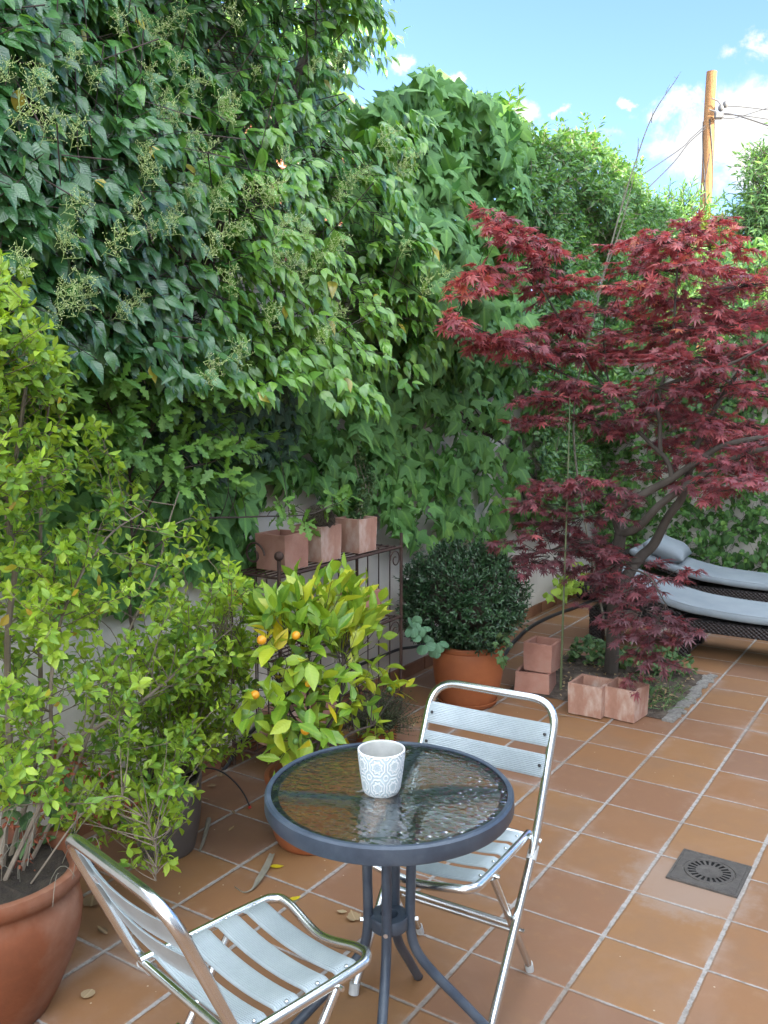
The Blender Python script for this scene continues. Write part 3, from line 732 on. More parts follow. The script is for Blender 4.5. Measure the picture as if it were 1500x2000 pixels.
# ================================================================== SQUARE PLANTERS
def planter(x, y, z, w, h, rz, label, mat='planter', group=None, soil=.0, wt=.016, taper=1.04, cat='planter'):
    o = empty('square_planter', (x, y, z), rz, label, cat, group)
    bm = bmesh.new(); n = 5; hw = w / 2
    def ring(hw_, zz):
        out = []
        for (ax, ay, bx, by) in ((-1, -1, 1, -1), (1, -1, 1, 1), (1, 1, -1, 1), (-1, 1, -1, -1)):
            for k in range(n): out.append(bm.verts.new((hw_ * (ax + (bx - ax) * k / n), hw_ * (ay + (by - ay) * k / n), zz)))
        return out
    R = [ring(hw / taper, 0), ring(hw / taper ** .7, h * .35), ring(hw / taper ** .3, h * .7), ring(hw, h), ring(hw - wt, h), ring((hw - wt) / taper ** .3, h * .7), ring((hw - wt) / taper ** .8, h * .12)]
    for a, b in zip(R, R[1:]):
        for k in range(4 * n): bm.faces.new((a[k], a[(k + 1) % (4 * n)], b[(k + 1) % (4 * n)], b[k]))
    bm.faces.new(R[0][::-1]); bm.faces.new(R[-1])
    es = [e for e in bm.edges if len(e.link_faces) == 2 and e.calc_face_angle(0) > .6]
    bmesh.ops.bevel(bm, geom=es, offset=.004, segments=2, affect='EDGES', clamp_overlap=True)
    sd = random.uniform(0, 99)
    for v in bm.verts:
        q = Vector((v.co.x * 9 + sd, v.co.y * 9, v.co.z * 9)); v.co += mnoise.noise_vector(q) * .0032
    bmesh.ops.recalc_face_normals(bm, faces=bm.faces)
    me = bpy.data.meshes.new('box'); bm.to_mesh(me); bm.free(); me.materials.append(M[mat])
    me.polygons.foreach_set('use_smooth', [True] * len(me.polygons)); me.set_sharp_from_angle(angle=math.radians(35))
    b = bpy.data.objects.new('pot_body', me); COL.objects.link(b); b.parent = o
    if soil:
        s = MB(); m = 8; q = hw - wt - .002
        V = [(-q + 2 * q * i / m, -q + 2 * q * j / m, h * soil + .008 * random.random()) for i in range(m + 1) for j in range(m + 1)]
        s.add(V, [(i * (m + 1) + j, (i + 1) * (m + 1) + j, (i + 1) * (m + 1) + j + 1, i * (m + 1) + j + 1) for i in range(m) for j in range(m)])
        so = s.build('soil', M['potsoil']); so.parent = o
    return o
G1 = 'square terracotta planters'
planter(-1.600, 4.46, .006, .186, .165, -.03, 'pale square planter with soil inside, left of the pair in front of the maple', soil=.62, group=G1)
planter(-1.428, 4.50, .006, .182, .165, -.10, 'empty pale square planter, right of the pair in front of the maple', group=G1)
planter(-2.000, 4.65, .012, .192, .112, .20, 'red square planter turned upside down under another planter', 'planter_red', taper=.96, group=G1)
planter(-1.968, 4.675, .126, .172, .162, .02, 'red square planter stacked on the overturned one beside the cane', 'planter_red', group=G1)
# ================================================================== IRON SHELF
SY0, SY1, SX0, SX1 = 2.90, 3.88, -2.71, -2.43
sh = empty('iron_shelf', (-2.57, 3.4, 0), 0, 'rusty wrought iron shelf of three tiers against the garden wall', 'shelf')
ZT = (.905, .535, .095)
for x in (SX0, SX1):
    for y in (SY0, SY1):
        MB().tube([(x, y, 0), (x, y, .97)], .0085, 8).build('post', M['rust'], sh)
MB().sphere((SX1, SY0, .99), .021, 14, 9).build('finial', M['rust'], sh); MB().sphere((SX0, SY0, .99), .021, 14, 9).build('finial', M['rust'], sh)
for z in ZT:
    t = MB()
    for x in (SX0, SX1): t.tube([(x, SY0, z - .006), (x, SY1, z - .006)], .0075, 6)
    for k in range(8): t.tube([(SX0 + .04 * k, SY0, z - .006), (SX0 + .04 * k, SY1, z - .006)], .004, 5)
    for y in (SY0, (SY0 + SY1) / 2, SY1): t.tube([(SX0, y, z - .012), (SX1, y, z - .012)], .006, 6)
    t.build('tier', M['rust'], sh)
def spiral(c, u, v, r0, turns, flip=1):
    a = np.linspace(0, turns * 2 * PI, 40); r = r0 * (1 - .75 * a / a[-1])
    return np.array(c) + np.outer(r * np.cos(a), u) + flip * np.outer(r * np.sin(a), v)
for z0, z1 in ((.535, .905), (.095, .535)):
    for y in (SY0, SY1):
        for k in (1, 2, 3): MB().tube([(SX0 + .07 * k, y, z0), (SX0 + .07 * k, y, z1 - .02)], .0035, 5).build('bar', M['rust'], sh)
    MB().tube(spiral((SX1 + .003, SY0 + .06, z1 - .065), np.array([0, 1, 0]), np.array([0, 0, 1]), .05, 1.3), .0035, 5).build('scroll', M['rust'], sh)
    MB().tube(spiral((SX1 + .003, SY1 - .06, z1 - .065), np.array([0, -1, 0]), np.array([0, 0, 1]), .05, 1.3), .0035, 5).build('scroll', M['rust'], sh)
MB().tube(spiral((SX1 + .003, SY0 - .03, .07), np.array([0, 1, 0]), np.array([0, 0, 1]), .05, 1.4), .005, 6).build('scroll', M['rust'], sh); MB().tube(spiral((SX1 - .14, SY0, .985), np.array([1, 0, 0]), np.array([0, 0, 1]), .06, 1.2), .0045, 6).build('scroll', M['rust'], sh)
for k in range(5): MB().tube([(SX0 + .01, SY0 + .16 * (k + 1), .10), (SX0 + .01, SY0 + .16 * (k + 1), .90)], .0035, 5).build('bar', M['rust'], sh)
G2 = 'planters on the iron shelf'
planter(-2.535, 3.05, .908, .168, .158, 0, 'empty terracotta planter at the finial end of the top shelf tier', 'planter_red', G2)
planter(-2.535, 3.31, .908, .160, .165, 0, 'terracotta planter holding a wiry ball, middle of the top shelf tier', 'planter', G2, soil=.85)
planter(-2.530, 3.61, .908, .155, .165, 0, 'terracotta planter with a trailing ivy, third on the top shelf tier', 'planter', G2, soil=.85)
planter(-2.530, 3.65, .538, .158, .160, 0, 'terracotta planter behind the citrus on the middle shelf tier, at its far end', 'planter_red', G2)
planter(-2.535, 3.33, .538, .158, .150, 0, 'terracotta planter half hidden by citrus leaves on the middle shelf tier', 'planter', G2, soil=.8)
planter(-2.535, 3.05, .098, .170, .165, 0, 'terracotta planter on the lowest shelf tier near the scroll', 'planter', G2)
planter(-2.535, 3.29, .098, .165, .160, 0, 'terracotta planter on the lowest shelf tier behind the citrus pot', 'planter_red', G2)
# wiry ball in the middle planter
wb = empty('wiry_cactus', (-2.535, 3.31, 1.075), 0, 'brown wiry ball shaped cactus in the middle planter of the shelf', 'cactus')
n = 700; d = unit(RNG.normal(0, 1, (n, 3))); d[:, 2] = np.abs(d[:, 2]) * .9; c = np.array([-2.52, 3.30, 1.085]); p = c + d * np.array([.07, .07, .085])
t = unit(np.cross(d, RNG.normal(0, 1, (n, 3))))
v, f = sticks(p - t * .022 + d * .002, p + t * .022 + d * .006, .0014, .0009)
raw('spines', v, f, M['moss'], wb)
MB().sphere(c, .068, 14, 10, (1, 1, 1.15)).build('body', M['barkdark'], wb)

# ================================================================== LOUNGERS (local: +x towards the foot, head at 0)
def make_lounger():
    r = empty('sun_lounger', (0, 0, 0), 0); Wd, L = .49, 2.0
    f = MB()
    for y in (.02, Wd - .02): f.box((L / 2, y, .222), (L, .04, .072))
    for x in (.02, L - .02): f.box((x, Wd / 2, .222), (.04, Wd - .085, .072))
    f.build('frame', M['wicker'], r, bevel=.006)
    MB().box((L / 2, Wd / 2, .252), (L - .09, Wd - .09, .012)).build('deck', M['wicker'], r, smooth=False)
    for x in (.045, .62, L - .62, L - .045):
        for y in (.045, Wd - .045): MB().box((x, y, .093), (.085, .085, .184)).build('leg', M['wicker'], r, bevel=.005)
    # mattress: flat part running into the raised back, one continuous pad
    path = catmull([(L - .02, 0, .300), (1.5, 0, .300), (1.05, 0, .302), (.80, 0, .312), (.64, 0, .328), (.45, 0, .368), (.25, 0, .425), (.10, 0, .475)], 6)
    m = MB(); n = 20; V = []
    tg = np.gradient(path, axis=0); tg /= np.linalg.norm(tg, axis=1)[:, None]
    a = np.linspace(0, 2 * PI, n, endpoint=False)
    for i, (p, t) in enumerate(zip(path, tg)):
        nr = np.array([-t[2], 0, t[0]]); nr = nr if nr[2] > 0 else -nr
        e = min(1, (min(i, len(path) - 1 - i) + .6) / 1.6) ** .5
        for k in range(n):
            cy = np.sign(math.cos(a[k])) * abs(math.cos(a[k])) ** .25; sz = np.sign(math.sin(a[k])) * abs(math.sin(a[k])) ** .45
            w = .0035 * mnoise.noise(Vector((p[0] * 5, cy * 2, p[2] * 5)))
            V.append(p + np.array([0, Wd / 2 + cy * (Wd / 2 - .012) * (.9 + .1 * e), 0]) + nr * (sz * .031 * e + w))
    Fs = []
    for i in range(len(path) - 1):
        for k in range(n): Fs.append((i * n + k, i * n + (k + 1) % n, (i + 1) * n + (k + 1) % n, (i + 1) * n + k))
    Fs += [tuple(range(n)), tuple(range((len(path) - 1) * n, len(path) * n))]
    m.add(V, Fs).build('mattress', M['cushion'], r, sharp=70)
    for yy in (.022, Wd - .022):
        MB().tube([p + np.array([0, yy, .0]) + np.array([-t[2], 0, t[0]]) * (1 if t[0] > 0 else -1) * .022 for p, t in zip(path[1:-1], tg[1:-1])], .0055, 6).build('piping', M['cushion'], r)
    b = MB(); b.add([(.04, .03, .47), (.62, .03, .285), (.62, Wd - .03, .285), (.04, Wd - .03, .47), (.04, .03, .445), (.62, .03, .260), (.62, Wd - .03, .260), (.04, Wd - .03, .445)], [(0, 1, 2, 3), (7, 6, 5, 4), (0, 4, 5, 1), (1, 5, 6, 2), (2, 6, 7, 3), (3, 7, 4, 0)])
    b.build('backrest', M['wicker'], r, smooth=False)
    return r
def pillow(name, loc, rot, size, label):
    bm = bmesh.new(); n = 18
    g = {}
    for s in (1, -1):
        for i in range(n + 1):
            for j in range(n + 1):
                u, v = i / n * 2 - 1, j / n * 2 - 1
                if s < 0 and (i in (0, n) or j in (0, n)): g[s, i, j] = g[1, i, j]; continue
                h = ((1 - u ** 4) * (1 - v ** 4)) ** .6
                pin = 1 - .07 * (1 - abs(u)) * abs(v) ** 3 - 0
                g[s, i, j] = bm.verts.new((u * size[0] * (1 - .06 * (1 - v * v)), v * size[1] * (1 - .06 * (1 - u * u)), s * h * size[2] + .006 * mnoise.noise(Vector((u * 3, v * 3, s)))))
    for s in (1, -1):
        for i in range(n):
            for j in range(n):
                q = [g[s, i, j], g[s, i + 1, j], g[s, i + 1, j + 1], g[s, i, j + 1]]
                bm.faces.new(q if s > 0 else q[::-1])
    me = bpy.data.meshes.new(name); bm.to_mesh(me); bm.free(); me.materials.append(M['cushion']); me.polygons.foreach_set('use_smooth', [True] * len(me.polygons))
    o = bpy.data.objects.new(name, me); COL.objects.link(o); o.location = loc; o.rotation_euler = rot
    return tag(o, label, 'pillow')
l1 = make_lounger(); l2 = copy_tree(l1)
tag(l1, 'dark wicker sun lounger with grey mattress just behind the red maple', 'sun lounger', 'wicker sun loungers')
tag(l2, 'dark wicker sun lounger with grey mattress and pillow, next to the vine hedge', 'sun lounger', 'wicker sun loungers')
l1.location = (-2.10, 5.76, -.005); l1.rotation_euler = (0, 0, .02)
l2.location = (-2.30, 6.88, -.005); l2.rotation_euler = (0, 0, -.005)
pillow('throw_pillow', (-1.96, 7.11, .485), (.0, .34, .1), (.17, .21, .078), 'grey scatter pillow at the head of the lounger next to the hedge')

# ================================================================== HOSE, COIL, DRIPPER
hc = empty('hose_coil', (-2.5, 7.0, 0), 0, 'coil of black garden hose standing by the wall corner behind the maple', 'hose')
c = np.array([-2.50, 7.02, .115]); mb = MB(); P = []
for k in range(11 * 30):
    a = k / 30 * 2 * PI; ring = k / 330
    r = .055 + .045 * abs(math.sin(ring * 9)); P.append(c + np.array([.09 * math.sin(ring * 3.1 - 1.5) + .02 * math.sin(a * .37), .55 * r * math.cos(a), r * math.sin(a)]) + np.array([r * .8 * math.cos(a), 0, 0]))
mb.tube(P, .009, 6).build('loops', M['hose'], hc)
HP = [atz(px, py, .012) for px, py in ((1158, 1172), (1128, 1185), (1085, 1200), (1040, 1222), (1005, 1252), (980, 1285), (955, 1300))]
tag(MB().tube(catmull(HP, 8), .0135, 8).build('garden_hose', M['hose']), 'black garden hose curving over the tiles beside the dark bush', 'hose')
HP = [atx(px, py, -2.715) for px, py in ((850, 1245), (815, 1262), (780, 1268), (740, 1284), (700, 1300), (640, 1330), (560, 1372), (480, 1440), (440, 1500), (400, 1545))]
tag(MB().tube(catmull(HP, 8), .009, 8).build('wall_hose', M['hose']), 'black irrigation pipe running along the foot of the wall', 'pipe')
DP = [atz(a, b, z) for a, b, z in ((380, 1498, .02), (425, 1504, .05), (455, 1524, .05), (476, 1550, .03), (487, 1573, .012))]
dt = empty('drip_tube', tuple(DP[-1]), 0, 'thin black drip tube with a red end on the tiles', 'drip tube')
MB().tube(catmull(DP, 8), .0035, 6).build('tube', M['hose'], dt)
MB().tube([DP[-1] + [0, 0, -.004], DP[-1] + [.006, -.002, -.010]], .0065, 8).build('end_cap', M['redplastic'], dt)

# ================================================================== POLE AND WIRES
PD = 24.0
pt, pb = atd(1390, 140, PD), atd(1381, 470, PD); pb2 = pb + (pb - pt) * (pb[2] + 0.03) / (pt[2] - pb[2]); 
ax = (pt - pb2); ax = np.array([ax[0], ax[1], ax[2]])
po = empty('utility_pole', (pb2[0], pb2[1], 0), 0, 'sunlit wooden utility pole with cables against the clouds', 'utility pole')
base = np.array([pt[0] - .06, pt[1], -.03]); P = [base + (pt - base) * t + np.array([.012 * math.sin(t * 19), .01 * math.cos(t * 14), 0]) for t in np.linspace(0, 1, 26)]
mb = MB(); mb.tube(P, np.linspace(.185, .135, 26), 20)
mb.build('shaft', M['polewood'], po)
def pp(px, py, dd=0.0): return atd(px, py, PD + dd)
for (px, py) in ((1408, 211), (1417, 204)):
    q = pp(px, py, -.1); MB().sphere(q, .075, 12, 8, (1, 1, 1.2)).build('insulator', M['lamp'], po)
q = pp(1404, 226, -.12); MB().box(q, (.22, .16, .16), .5).build('junction_box', M['lamp'], po, bevel=.02)
MB().tube([pp(1390, 192, -.16), pp(1402, 197, -.14), pp(1410, 207, -.1)], .016, 6).build('bracket', M['lamp'], po)
MB().tube([pp(1385, 214, -.16), pp(1398, 218, -.14), pp(1405, 226, -.12)], .02, 6).build('bracket', M['lamp'], po)
t = MB()
for s in (0, 2.2, 4.0, 5.1):
    t.tube([P[int(25 - k)] + np.array([math.cos(s + k * .35) * .165, math.sin(s + k * .35) * .165, 0]) * (.85 + .03 * k / 3) for k in np.linspace(3, 15, 13)], .019, 5)
t.build('wrapped_cable', M['wire'], po)
def wire(pts, r, label, n=8):
    tag(MB().tube(catmull(pts, n), r, 5).build('overhead_cable', M['wire']), label, 'cable', 'overhead cables')
wire([pp(1412, 207), pp(1450, 209, 1), pp(1510, 216, 3)], .012, 'topmost thin cable running right from the pole')
wire([pp(1402, 221), pp(1440, 226, 1), pp(1520, 252, 4)], .020, 'thick cable sagging steeply to the right of the pole')
wire([pp(1402, 224), pp(1450, 226, 1), pp(1520, 236, 3)], .012, 'thin lower cable leaving the pole on the right')
wire([pp(1404, 230), pp(1430, 231, .5), pp(1455, 225, 1), pp(1520, 204, 3)], .012, 'cable curving up to the right from the junction box')
wire([pp(1378, 245), pp(1350, 270, -1), pp(1330, 290, -2), pp(1250, 345, -5)], .014, 'upper cable running down left from the pole to the hedge')
wire([pp(1378, 250), pp(1345, 280, -1), pp(1315, 318, -2.5), pp(1255, 378, -5)], .014, 'lower cable running down left from the pole to the hedge')
wire([pp(1386, 300, -.18), pp(1374, 370, -.2), pp(1366, 430, -.2), pp(1362, 470, -.2)], .012, 'cable hanging down beside the pole')
wire([atd(1330, 425, 26), atd(1400, 424, 27), atd(1520, 418, 30)], .014, 'level cable passing behind the pole low above the maple')
# pale house far behind the pole
fh = empty('far_house', tuple(atd(1470, 560, 34) * np.array([1, 1, 0])), 0, 'pale house wall glimpsed behind the willow and the maple', 'house')
q = atd(1475, 520, 36); MB().box((q[0] + .3, q[1], q[2] / 2), (4.2, 4, q[2] + .9)).build('wall', M['render'], fh, smooth=False)
MB().box((q[0] + .3, q[1], q[2] + .55), (4.6, 4.4, .2)).build('roof', M['rooftile'], fh, smooth=False)
# ================================================================== ROUND POTS
def pot(prof, c, mat, name, parent, wob=0.0, seed=0, soilz=None, soilr=None):
    o = MB().lathe(prof, 64, (c[0], c[1], 0), wob, seed).build(name, M[mat], parent, sharp=50)
    if soilz:
        n = 28; V = [(c[0], c[1], soilz + .01)]
        for r in (.4, .75, 1.0):
            for k in range(n): V.append((c[0] + soilr * r * math.cos(k * 2 * PI / n), c[1] + soilr * r * math.sin(k * 2 * PI / n), soilz + .012 * random.uniform(-1, 1)))
        Fs = [(0, 1 + k, 1 + (k + 1) % n) for k in range(n)]
        for q in range(2):
            for k in range(n): a = 1 + q * n; Fs.append((a + k, a + n + k, a + n + (k + 1) % n, a + (k + 1) % n))
        MB().add(V, Fs).build('soil', M['potsoil'], o)
    return o
def prof_pot(rb, rm, rt, h, lip=.012, wall=.014, bulge=.5):
    """outer profile base->rim->inside"""
    P = [(.001, .0), (rb - .006, .0), (rb, .006)]
    for t in np.linspace(.08, .88, 9):
        P.append((rb + (rt - rb) * t + rm * math.sin(PI * t ** bulge), h * t))
    P += [(rt - .003, h * .905), (rt + lip * .9, h * .925), (rt + lip, h * .95), (rt + lip * .9, h * .99), (rt + lip * .5, h), (rt - wall + .004, h), (rt - wall, h - .005), (rt - wall - .004, h * .85), (rt - wall - .02, h * .7)]
    return P

def branchset(starts, targets, bow=.15, n=5, up=.1):
    out = []
    for a, b in zip(starts, targets):
        m = (a + b) / 2 + RNG.normal(0, bow * np.linalg.norm(b - a) * .35, 3) + np.array([0, 0, up * np.linalg.norm(b - a)])
        t = np.linspace(0, 1, n)[:, None]
        out.append((1 - t) ** 2 * a + 2 * t * (1 - t) * m + t * t * b)
    return out
def leafy_paths(paths, per, Lsh, K, size, start=.25, spread=.7, upb=.4, **kw):
    """short shoots all along a set of branch polylines, one at each tip"""
    P, D = [], []
    for q in paths:
        q = np.asarray(q); seg = np.linalg.norm(np.diff(q, axis=0), axis=1); cum = np.concatenate([[0], np.cumsum(seg)]); tot = cum[-1]
        k = max(1, int(per * tot))
        for t in np.concatenate([RNG.uniform(start, 1, k), [.97]]):
            x = t * tot; i = min(len(seg) - 1, np.searchsorted(cum, x) - 1 if x > 0 else 0); i = max(i, 0)
            d = unit(q[i + 1] - q[i]); P.append(q[i] + d * (x - cum[i]))
            D.append(unit(d * (.7 if t < .96 else 1.6) + RNG.normal(0, spread, 3) + np.array([0, 0, upb])))
    P, D = np.array(P), np.array(D); L = RNG.uniform(.6, 1.3, len(P)) * Lsh
    O, Dd, N, S = shoots(P, D, L, K, size, **kw)
    v, f = sticks(P, P + D * L[:, None], .0012, .0007)
    return O, Dd, N, S, (v, f), P

# ---------------------------------------------------------------- big light green shrub in the old jar
jc = np.array([-2.115, 1.315])
js = empty('potted_shrub', (jc[0], jc[1], 0), 0, 'tall airy light green shrub growing from the wide old terracotta jar', 'potted shrub')
jp = [(.001, 0), (.125, 0), (.135, .006), (.165, .06), (.198, .14), (.222, .22), (.230, .28), (.224, .325), (.212, .350), (.214, .358), (.234, .372), (.240, .395), (.236, .412), (.222, .416), (.208, .408), (.200, .380), (.198, .34)]
pot(jp, jc, 'jar', 'jar', js, .018, 3, .372, .199)
J = np.array([jc[0], jc[1], .37])
stems = [
    [J + [-.03, .05, 0], atx(18, 1480, -2.2), atx(15, 1250, -2.2), atx(30, 1100, -2.2), atx(14, 1000, -2.2), atx(38, 850, -2.2), atx(55, 700, -2.2), atx(48, 600, -2.2), atx(10, 500, -2.2)],
    [J + [-.06, .10, 0], atx(75, 1450, -2.36), atx(78, 1200, -2.36), atx(80, 1000, -2.36), atx(85, 880, -2.36), atx(105, 720, -2.3)],
    [J + [.02, .08, 0], atx(110, 1480, -2.12), atx(190, 1420, -2.08), atx(275, 1370, -2.05), atx(380, 1285, -2.1), atx(450, 1230, -2.15)],
    [J + [.03, .02, 0], atx(95, 1520, -2.05), atx(100, 1330, -2.05), atx(130, 1180, -2.08), atx(210, 1050, -2.1), atx(280, 1000, -2.15)],
    [J + [.0, .12, 0], atx(150, 1500, -2.2), atx(220, 1300, -2.25), atx(300, 1130, -2.3), atx(330, 1020, -2.3), atx(350, 960, -2.3)],
    [J + [.1, .05, 0], atx(170, 1580, -1.95), atx(250, 1560, -1.9), atx(300, 1640, -1.9), atx(305, 1720, -1.9)],
    [J + [-.1, -.05, 0], atx(-60, 1400, -2.2), atx(-90, 1100, -2.2), atx(-60, 800, -2.2), atx(-40, 620, -2.2)],
]
sp = [catmull(s_, 6) for s_ in stems]
mb = MB()
for s_, r in zip(sp, (.011, .009, .008, .007, .006, .0028, .008)): mb.tube(s_, np.linspace(r, r * .3, len(s_)), 7)
mb.build('stem', M['stem'], js)
polyS = [(-140, 620), (-30, 560), (15, 500), (60, 560), (75, 640), (110, 700), (125, 800), (215, 860), (230, 920), (200, 960), (240, 1000), (230, 1060), (320, 1020), (420, 1000), (440, 1030), (400, 1080), (520, 1110), (520, 1150), (440, 1200), (500, 1290), (480, 1370), (400, 1410), (500, 1470), (420, 1475), (320, 1470), (260, 1540), (250, 1640), (230, 1640), (180, 1560), (90, 1580), (-140, 1600)]
xs, ys = sample(polyS, 420)
x2, y2 = sample([(-90, 620), (-30, 540), (10, 485), (60, 540), (85, 620), (115, 700), (115, 800), (-90, 800)], 38); x3, y3 = sample([(270, 1560), (330, 1560), (365, 1630), (320, 1740), (260, 1700), (240, 1600)], 9); xs, ys = np.concatenate([xs, x2, x3]), np.concatenate([ys, y2, y3])
tg = atx(xs, ys, -2.12); tg[-9:] = atx(x3, y3, -1.97); tg = CAM + (tg - CAM) * np.where(np.arange(len(tg)) < len(tg) - 9, RNG.uniform(.90, 1.17, len(tg)), RNG.uniform(.97, 1.03, len(tg)))[:, None]
allS = np.concatenate([s_[6:] for s_ in sp])
st = []
for t in tg:
    dd = np.linalg.norm((allS - t) * np.array([1, 1, .7]), axis=1) + (allS[:, 2] > t[2] + .03) * .35 + RNG.uniform(0, .12, len(allS)); st.append(allS[np.argmin(dd)])
br = branchset(np.array(st), tg, .35, 6, .06)
br = [b for b in br if np.linalg.norm(b[-1] - b[0]) > .04]
O, D, N, S, ex, P = leafy_paths(br, 17, .055, 3, .037, start=.25, spread=.8, upb=.35, ang=.95, jit=.45, upw=.6, taper=.1)
ex = catsticks(ex, polysticks(br, .0022, .0010))
tone = nz(O, 4.0, 3) * .45 + .44 + RNG.normal(0, .24, len(O)); tone[RNG.uniform(0, 1, len(O)) < .012] = 1.0; tone = np.where(tone > .985, RNG.choice([.9, 1.0], len(O), p=[.75, .25]), tone)
raw('twigs', ex[0], ex[1], M['stem'], js)
leaves('foliage', 'small', O, D, N, S, M['l_small'], js, tone, width=RNG.uniform(1, 1.35, len(O)))
# withered tips low down + ivy-like leaves in the jar
xs, ys = sample([(0, 1560), (60, 1400), (330, 1560), (290, 1640), (150, 1640), (60, 1720), (0, 1720)], 70)
p = atx(xs, ys, -2.08); o_, d_, n_, s_ = shoots(p, rdir(70, (0, 0, -1), .5), .03, 2, .022, ang=.7)
leaves('withered_leaves', 'small', o_, d_, n_, s_, M['l_redtip'], js)
xs, ys = sample([(0, 1480), (150, 1520), (140, 1640), (60, 1640), (-60, 1600)], 40); p = atx(xs, ys, -2.16)
leaves('undergrowth', 'vine', p, rdir(40, (.5, -.3, -.4), .5), rdir(40, (.5, -.4, .8), .3), RNG.uniform(.035, .06, 40), M['l_ground'], js)
# dry hanging twigs over the rim
pa = []
for k in range(36):
    a = J + np.array([RNG.uniform(-.12, .18), RNG.uniform(-.1, .2), RNG.uniform(.0, .12)]); b = a + np.array([RNG.uniform(.0, .15), RNG.uniform(-.12, .1), RNG.uniform(-.12, .25)])
    m = (a + b) / 2 + np.array([0, 0, .09]); t = np.linspace(0, 1, 7)[:, None]; pa.append((1 - t) ** 2 * a + 2 * t * (1 - t) * m + t * t * b)
v, f = polysticks(pa, .0013, .0007); raw('dry_twigs', v, f, M['drycane'], js)

# ---------------------------------------------------------------- grey pot
gc = np.array([-2.385, 2.185])
gs = empty('grey_potted_shrub', (gc[0], gc[1], 0), 0, 'small leafy shrub in the grey plastic pot beside the wall', 'potted shrub')
pot(prof_pot(.098, .012, .128, .285, lip=.004, wall=.008, bulge=1), gc, 'greypot', 'pot', gs, 0, 0, .255, .115)
G = np.array([gc[0], gc[1], .25])
xs, ys = sample([(250, 1480), (270, 1380), (330, 1250), (430, 1180), (500, 1200), (500, 1350), (470, 1420), (490, 1455), (420, 1490), (300, 1490)], 75)
tg = atx(xs, ys, -2.36); tg = CAM + (tg - CAM) * RNG.uniform(.94, 1.06, (len(tg), 1))
br = branchset(np.repeat(G[None], 75, 0) + RNG.uniform(-.05, .05, (75, 3)) * [1, 1, 0], tg, .3, 7, .12)
O, D, N, S, ex, P = leafy_paths(br, 15, .055, 3, .034, start=.35, spread=.8, upb=.3, ang=.95, jit=.4, upw=.6, taper=.1)
ex = catsticks(ex, polysticks(br, .0024, .0010)); raw('twigs', ex[0], ex[1], M['stem'], gs)
leaves('foliage', 'small', O, D, N, S, M['l_small'], gs, nz(O, 4.0, 9) * .4 + .36 + RNG.normal(0, .16, len(O)))

# ---------------------------------------------------------------- citrus
lc = np.array([-1.985, 2.535])
ls = empty('potted_citrus', (lc[0], lc[1], 0), 0, 'small citrus tree with orange fruit in a round terracotta pot behind the table', 'potted citrus')
pot(prof_pot(.125, .018, .165, .27, lip=.008, wall=.014, bulge=.9), lc, 'orange', 'pot', ls, 0, 0, .235, .15)
Lb = np.array([lc[0], lc[1], .23])
stt = [[Lb, Lb + [-.01, .01, .15], Lb + [-.05, .05, .32], Lb + [-.06, .08, .5]], [Lb, Lb + [.02, .02, .14], Lb + [.06, .10, .28], Lb + [.05, .14, .45]], [Lb, Lb + [.01, -.01, .12], Lb + [.0, -.05, .22], Lb + [-.04, -.10, .32]], [Lb, Lb + [.03, .04, .10], Lb + [.10, .12, .17], Lb + [.14, .22, .18]]]
sp = [catmull(q, 6) for q in stt]; mb = MB()
for q in sp: mb.tube(q, np.linspace(.009, .003, len(q)), 8)
mb.build('stem', M['barkdark'], ls)
def up_region(poly, n, x, jit, allS, bow, up, dep=(.93, 1.07)):
    xs, ys = sample(poly, n); tg = atx(xs, ys, x); tg = CAM + (tg - CAM) * RNG.uniform(dep[0], dep[1], (n, 1)); st = []
    for t in tg:
        dd = np.linalg.norm(allS - t, axis=1) + (allS[:, 2] > t[2]) * .2 + RNG.uniform(0, jit, len(allS)); st.append(allS[np.argmin(dd)])
    return branchset(np.array(st), tg, bow, 6, up), tg
allS = np.concatenate([q[5:] for q in sp])
brA, tA = up_region([(520, 1270), (510, 1215), (560, 1150), (590, 1160), (640, 1140), (668, 1110), (690, 1135), (715, 1165), (740, 1200), (740, 1290), (650, 1300), (560, 1290)], 60, -2.02, .1, allS, .2, .0)
O, D, N, S, ex, P = leafy_paths(brA, 5, .09, 3, .106, start=.4, spread=.32, upb=1.3, ang=.62, jit=.3, upw=.3, both=False, phi_step=2.4, taper=.15)
brB, tB = up_region([(480, 1290), (560, 1250), (740, 1270), (760, 1300), (700, 1400), (640, 1420), (640, 1500), (560, 1490), (530, 1420), (480, 1400)], 66, -1.97, .1, allS, .25, .1)
O2, D2, N2, S2, ex2, P2 = leafy_paths(brB, 6, .07, 2, .098, start=.45, spread=.7, upb=-.1, ang=.95, jit=.35, upw=.9, both=False, phi_step=2.4, droop=.25, taper=.1)
xt = [branchset(np.array([sp[3][-1]]), atx(np.array([a]), np.array([b]), -1.93), .2, 7, .1)[0] for a, b in ((752, 1335), (775, 1352), (735, 1440), (700, 1400), (762, 1445))]
O3, D3, N3, S3, ex3, P3 = leafy_paths(xt, 5, .05, 2, .085, start=.7, spread=.5, upb=.2, ang=1.0, jit=.3, upw=.9, taper=.1)
ex = catsticks(ex, ex2, ex3, polysticks(brA + brB + xt, .003, .0013)); raw('twigs', ex[0], ex[1], M['barkdark'], ls)
O, D, N, S = [np.concatenate(q) for q in ((O, O2, O3), (D, D2, D3), (N, N2, N3), (S, S2, S3))]
leaves('foliage', 'lemon', O, D, N, S, M['l_lemon'], ls, nz(O, 7.0, 5) * .55 + .54 + RNG.normal(0, .18, len(O)))
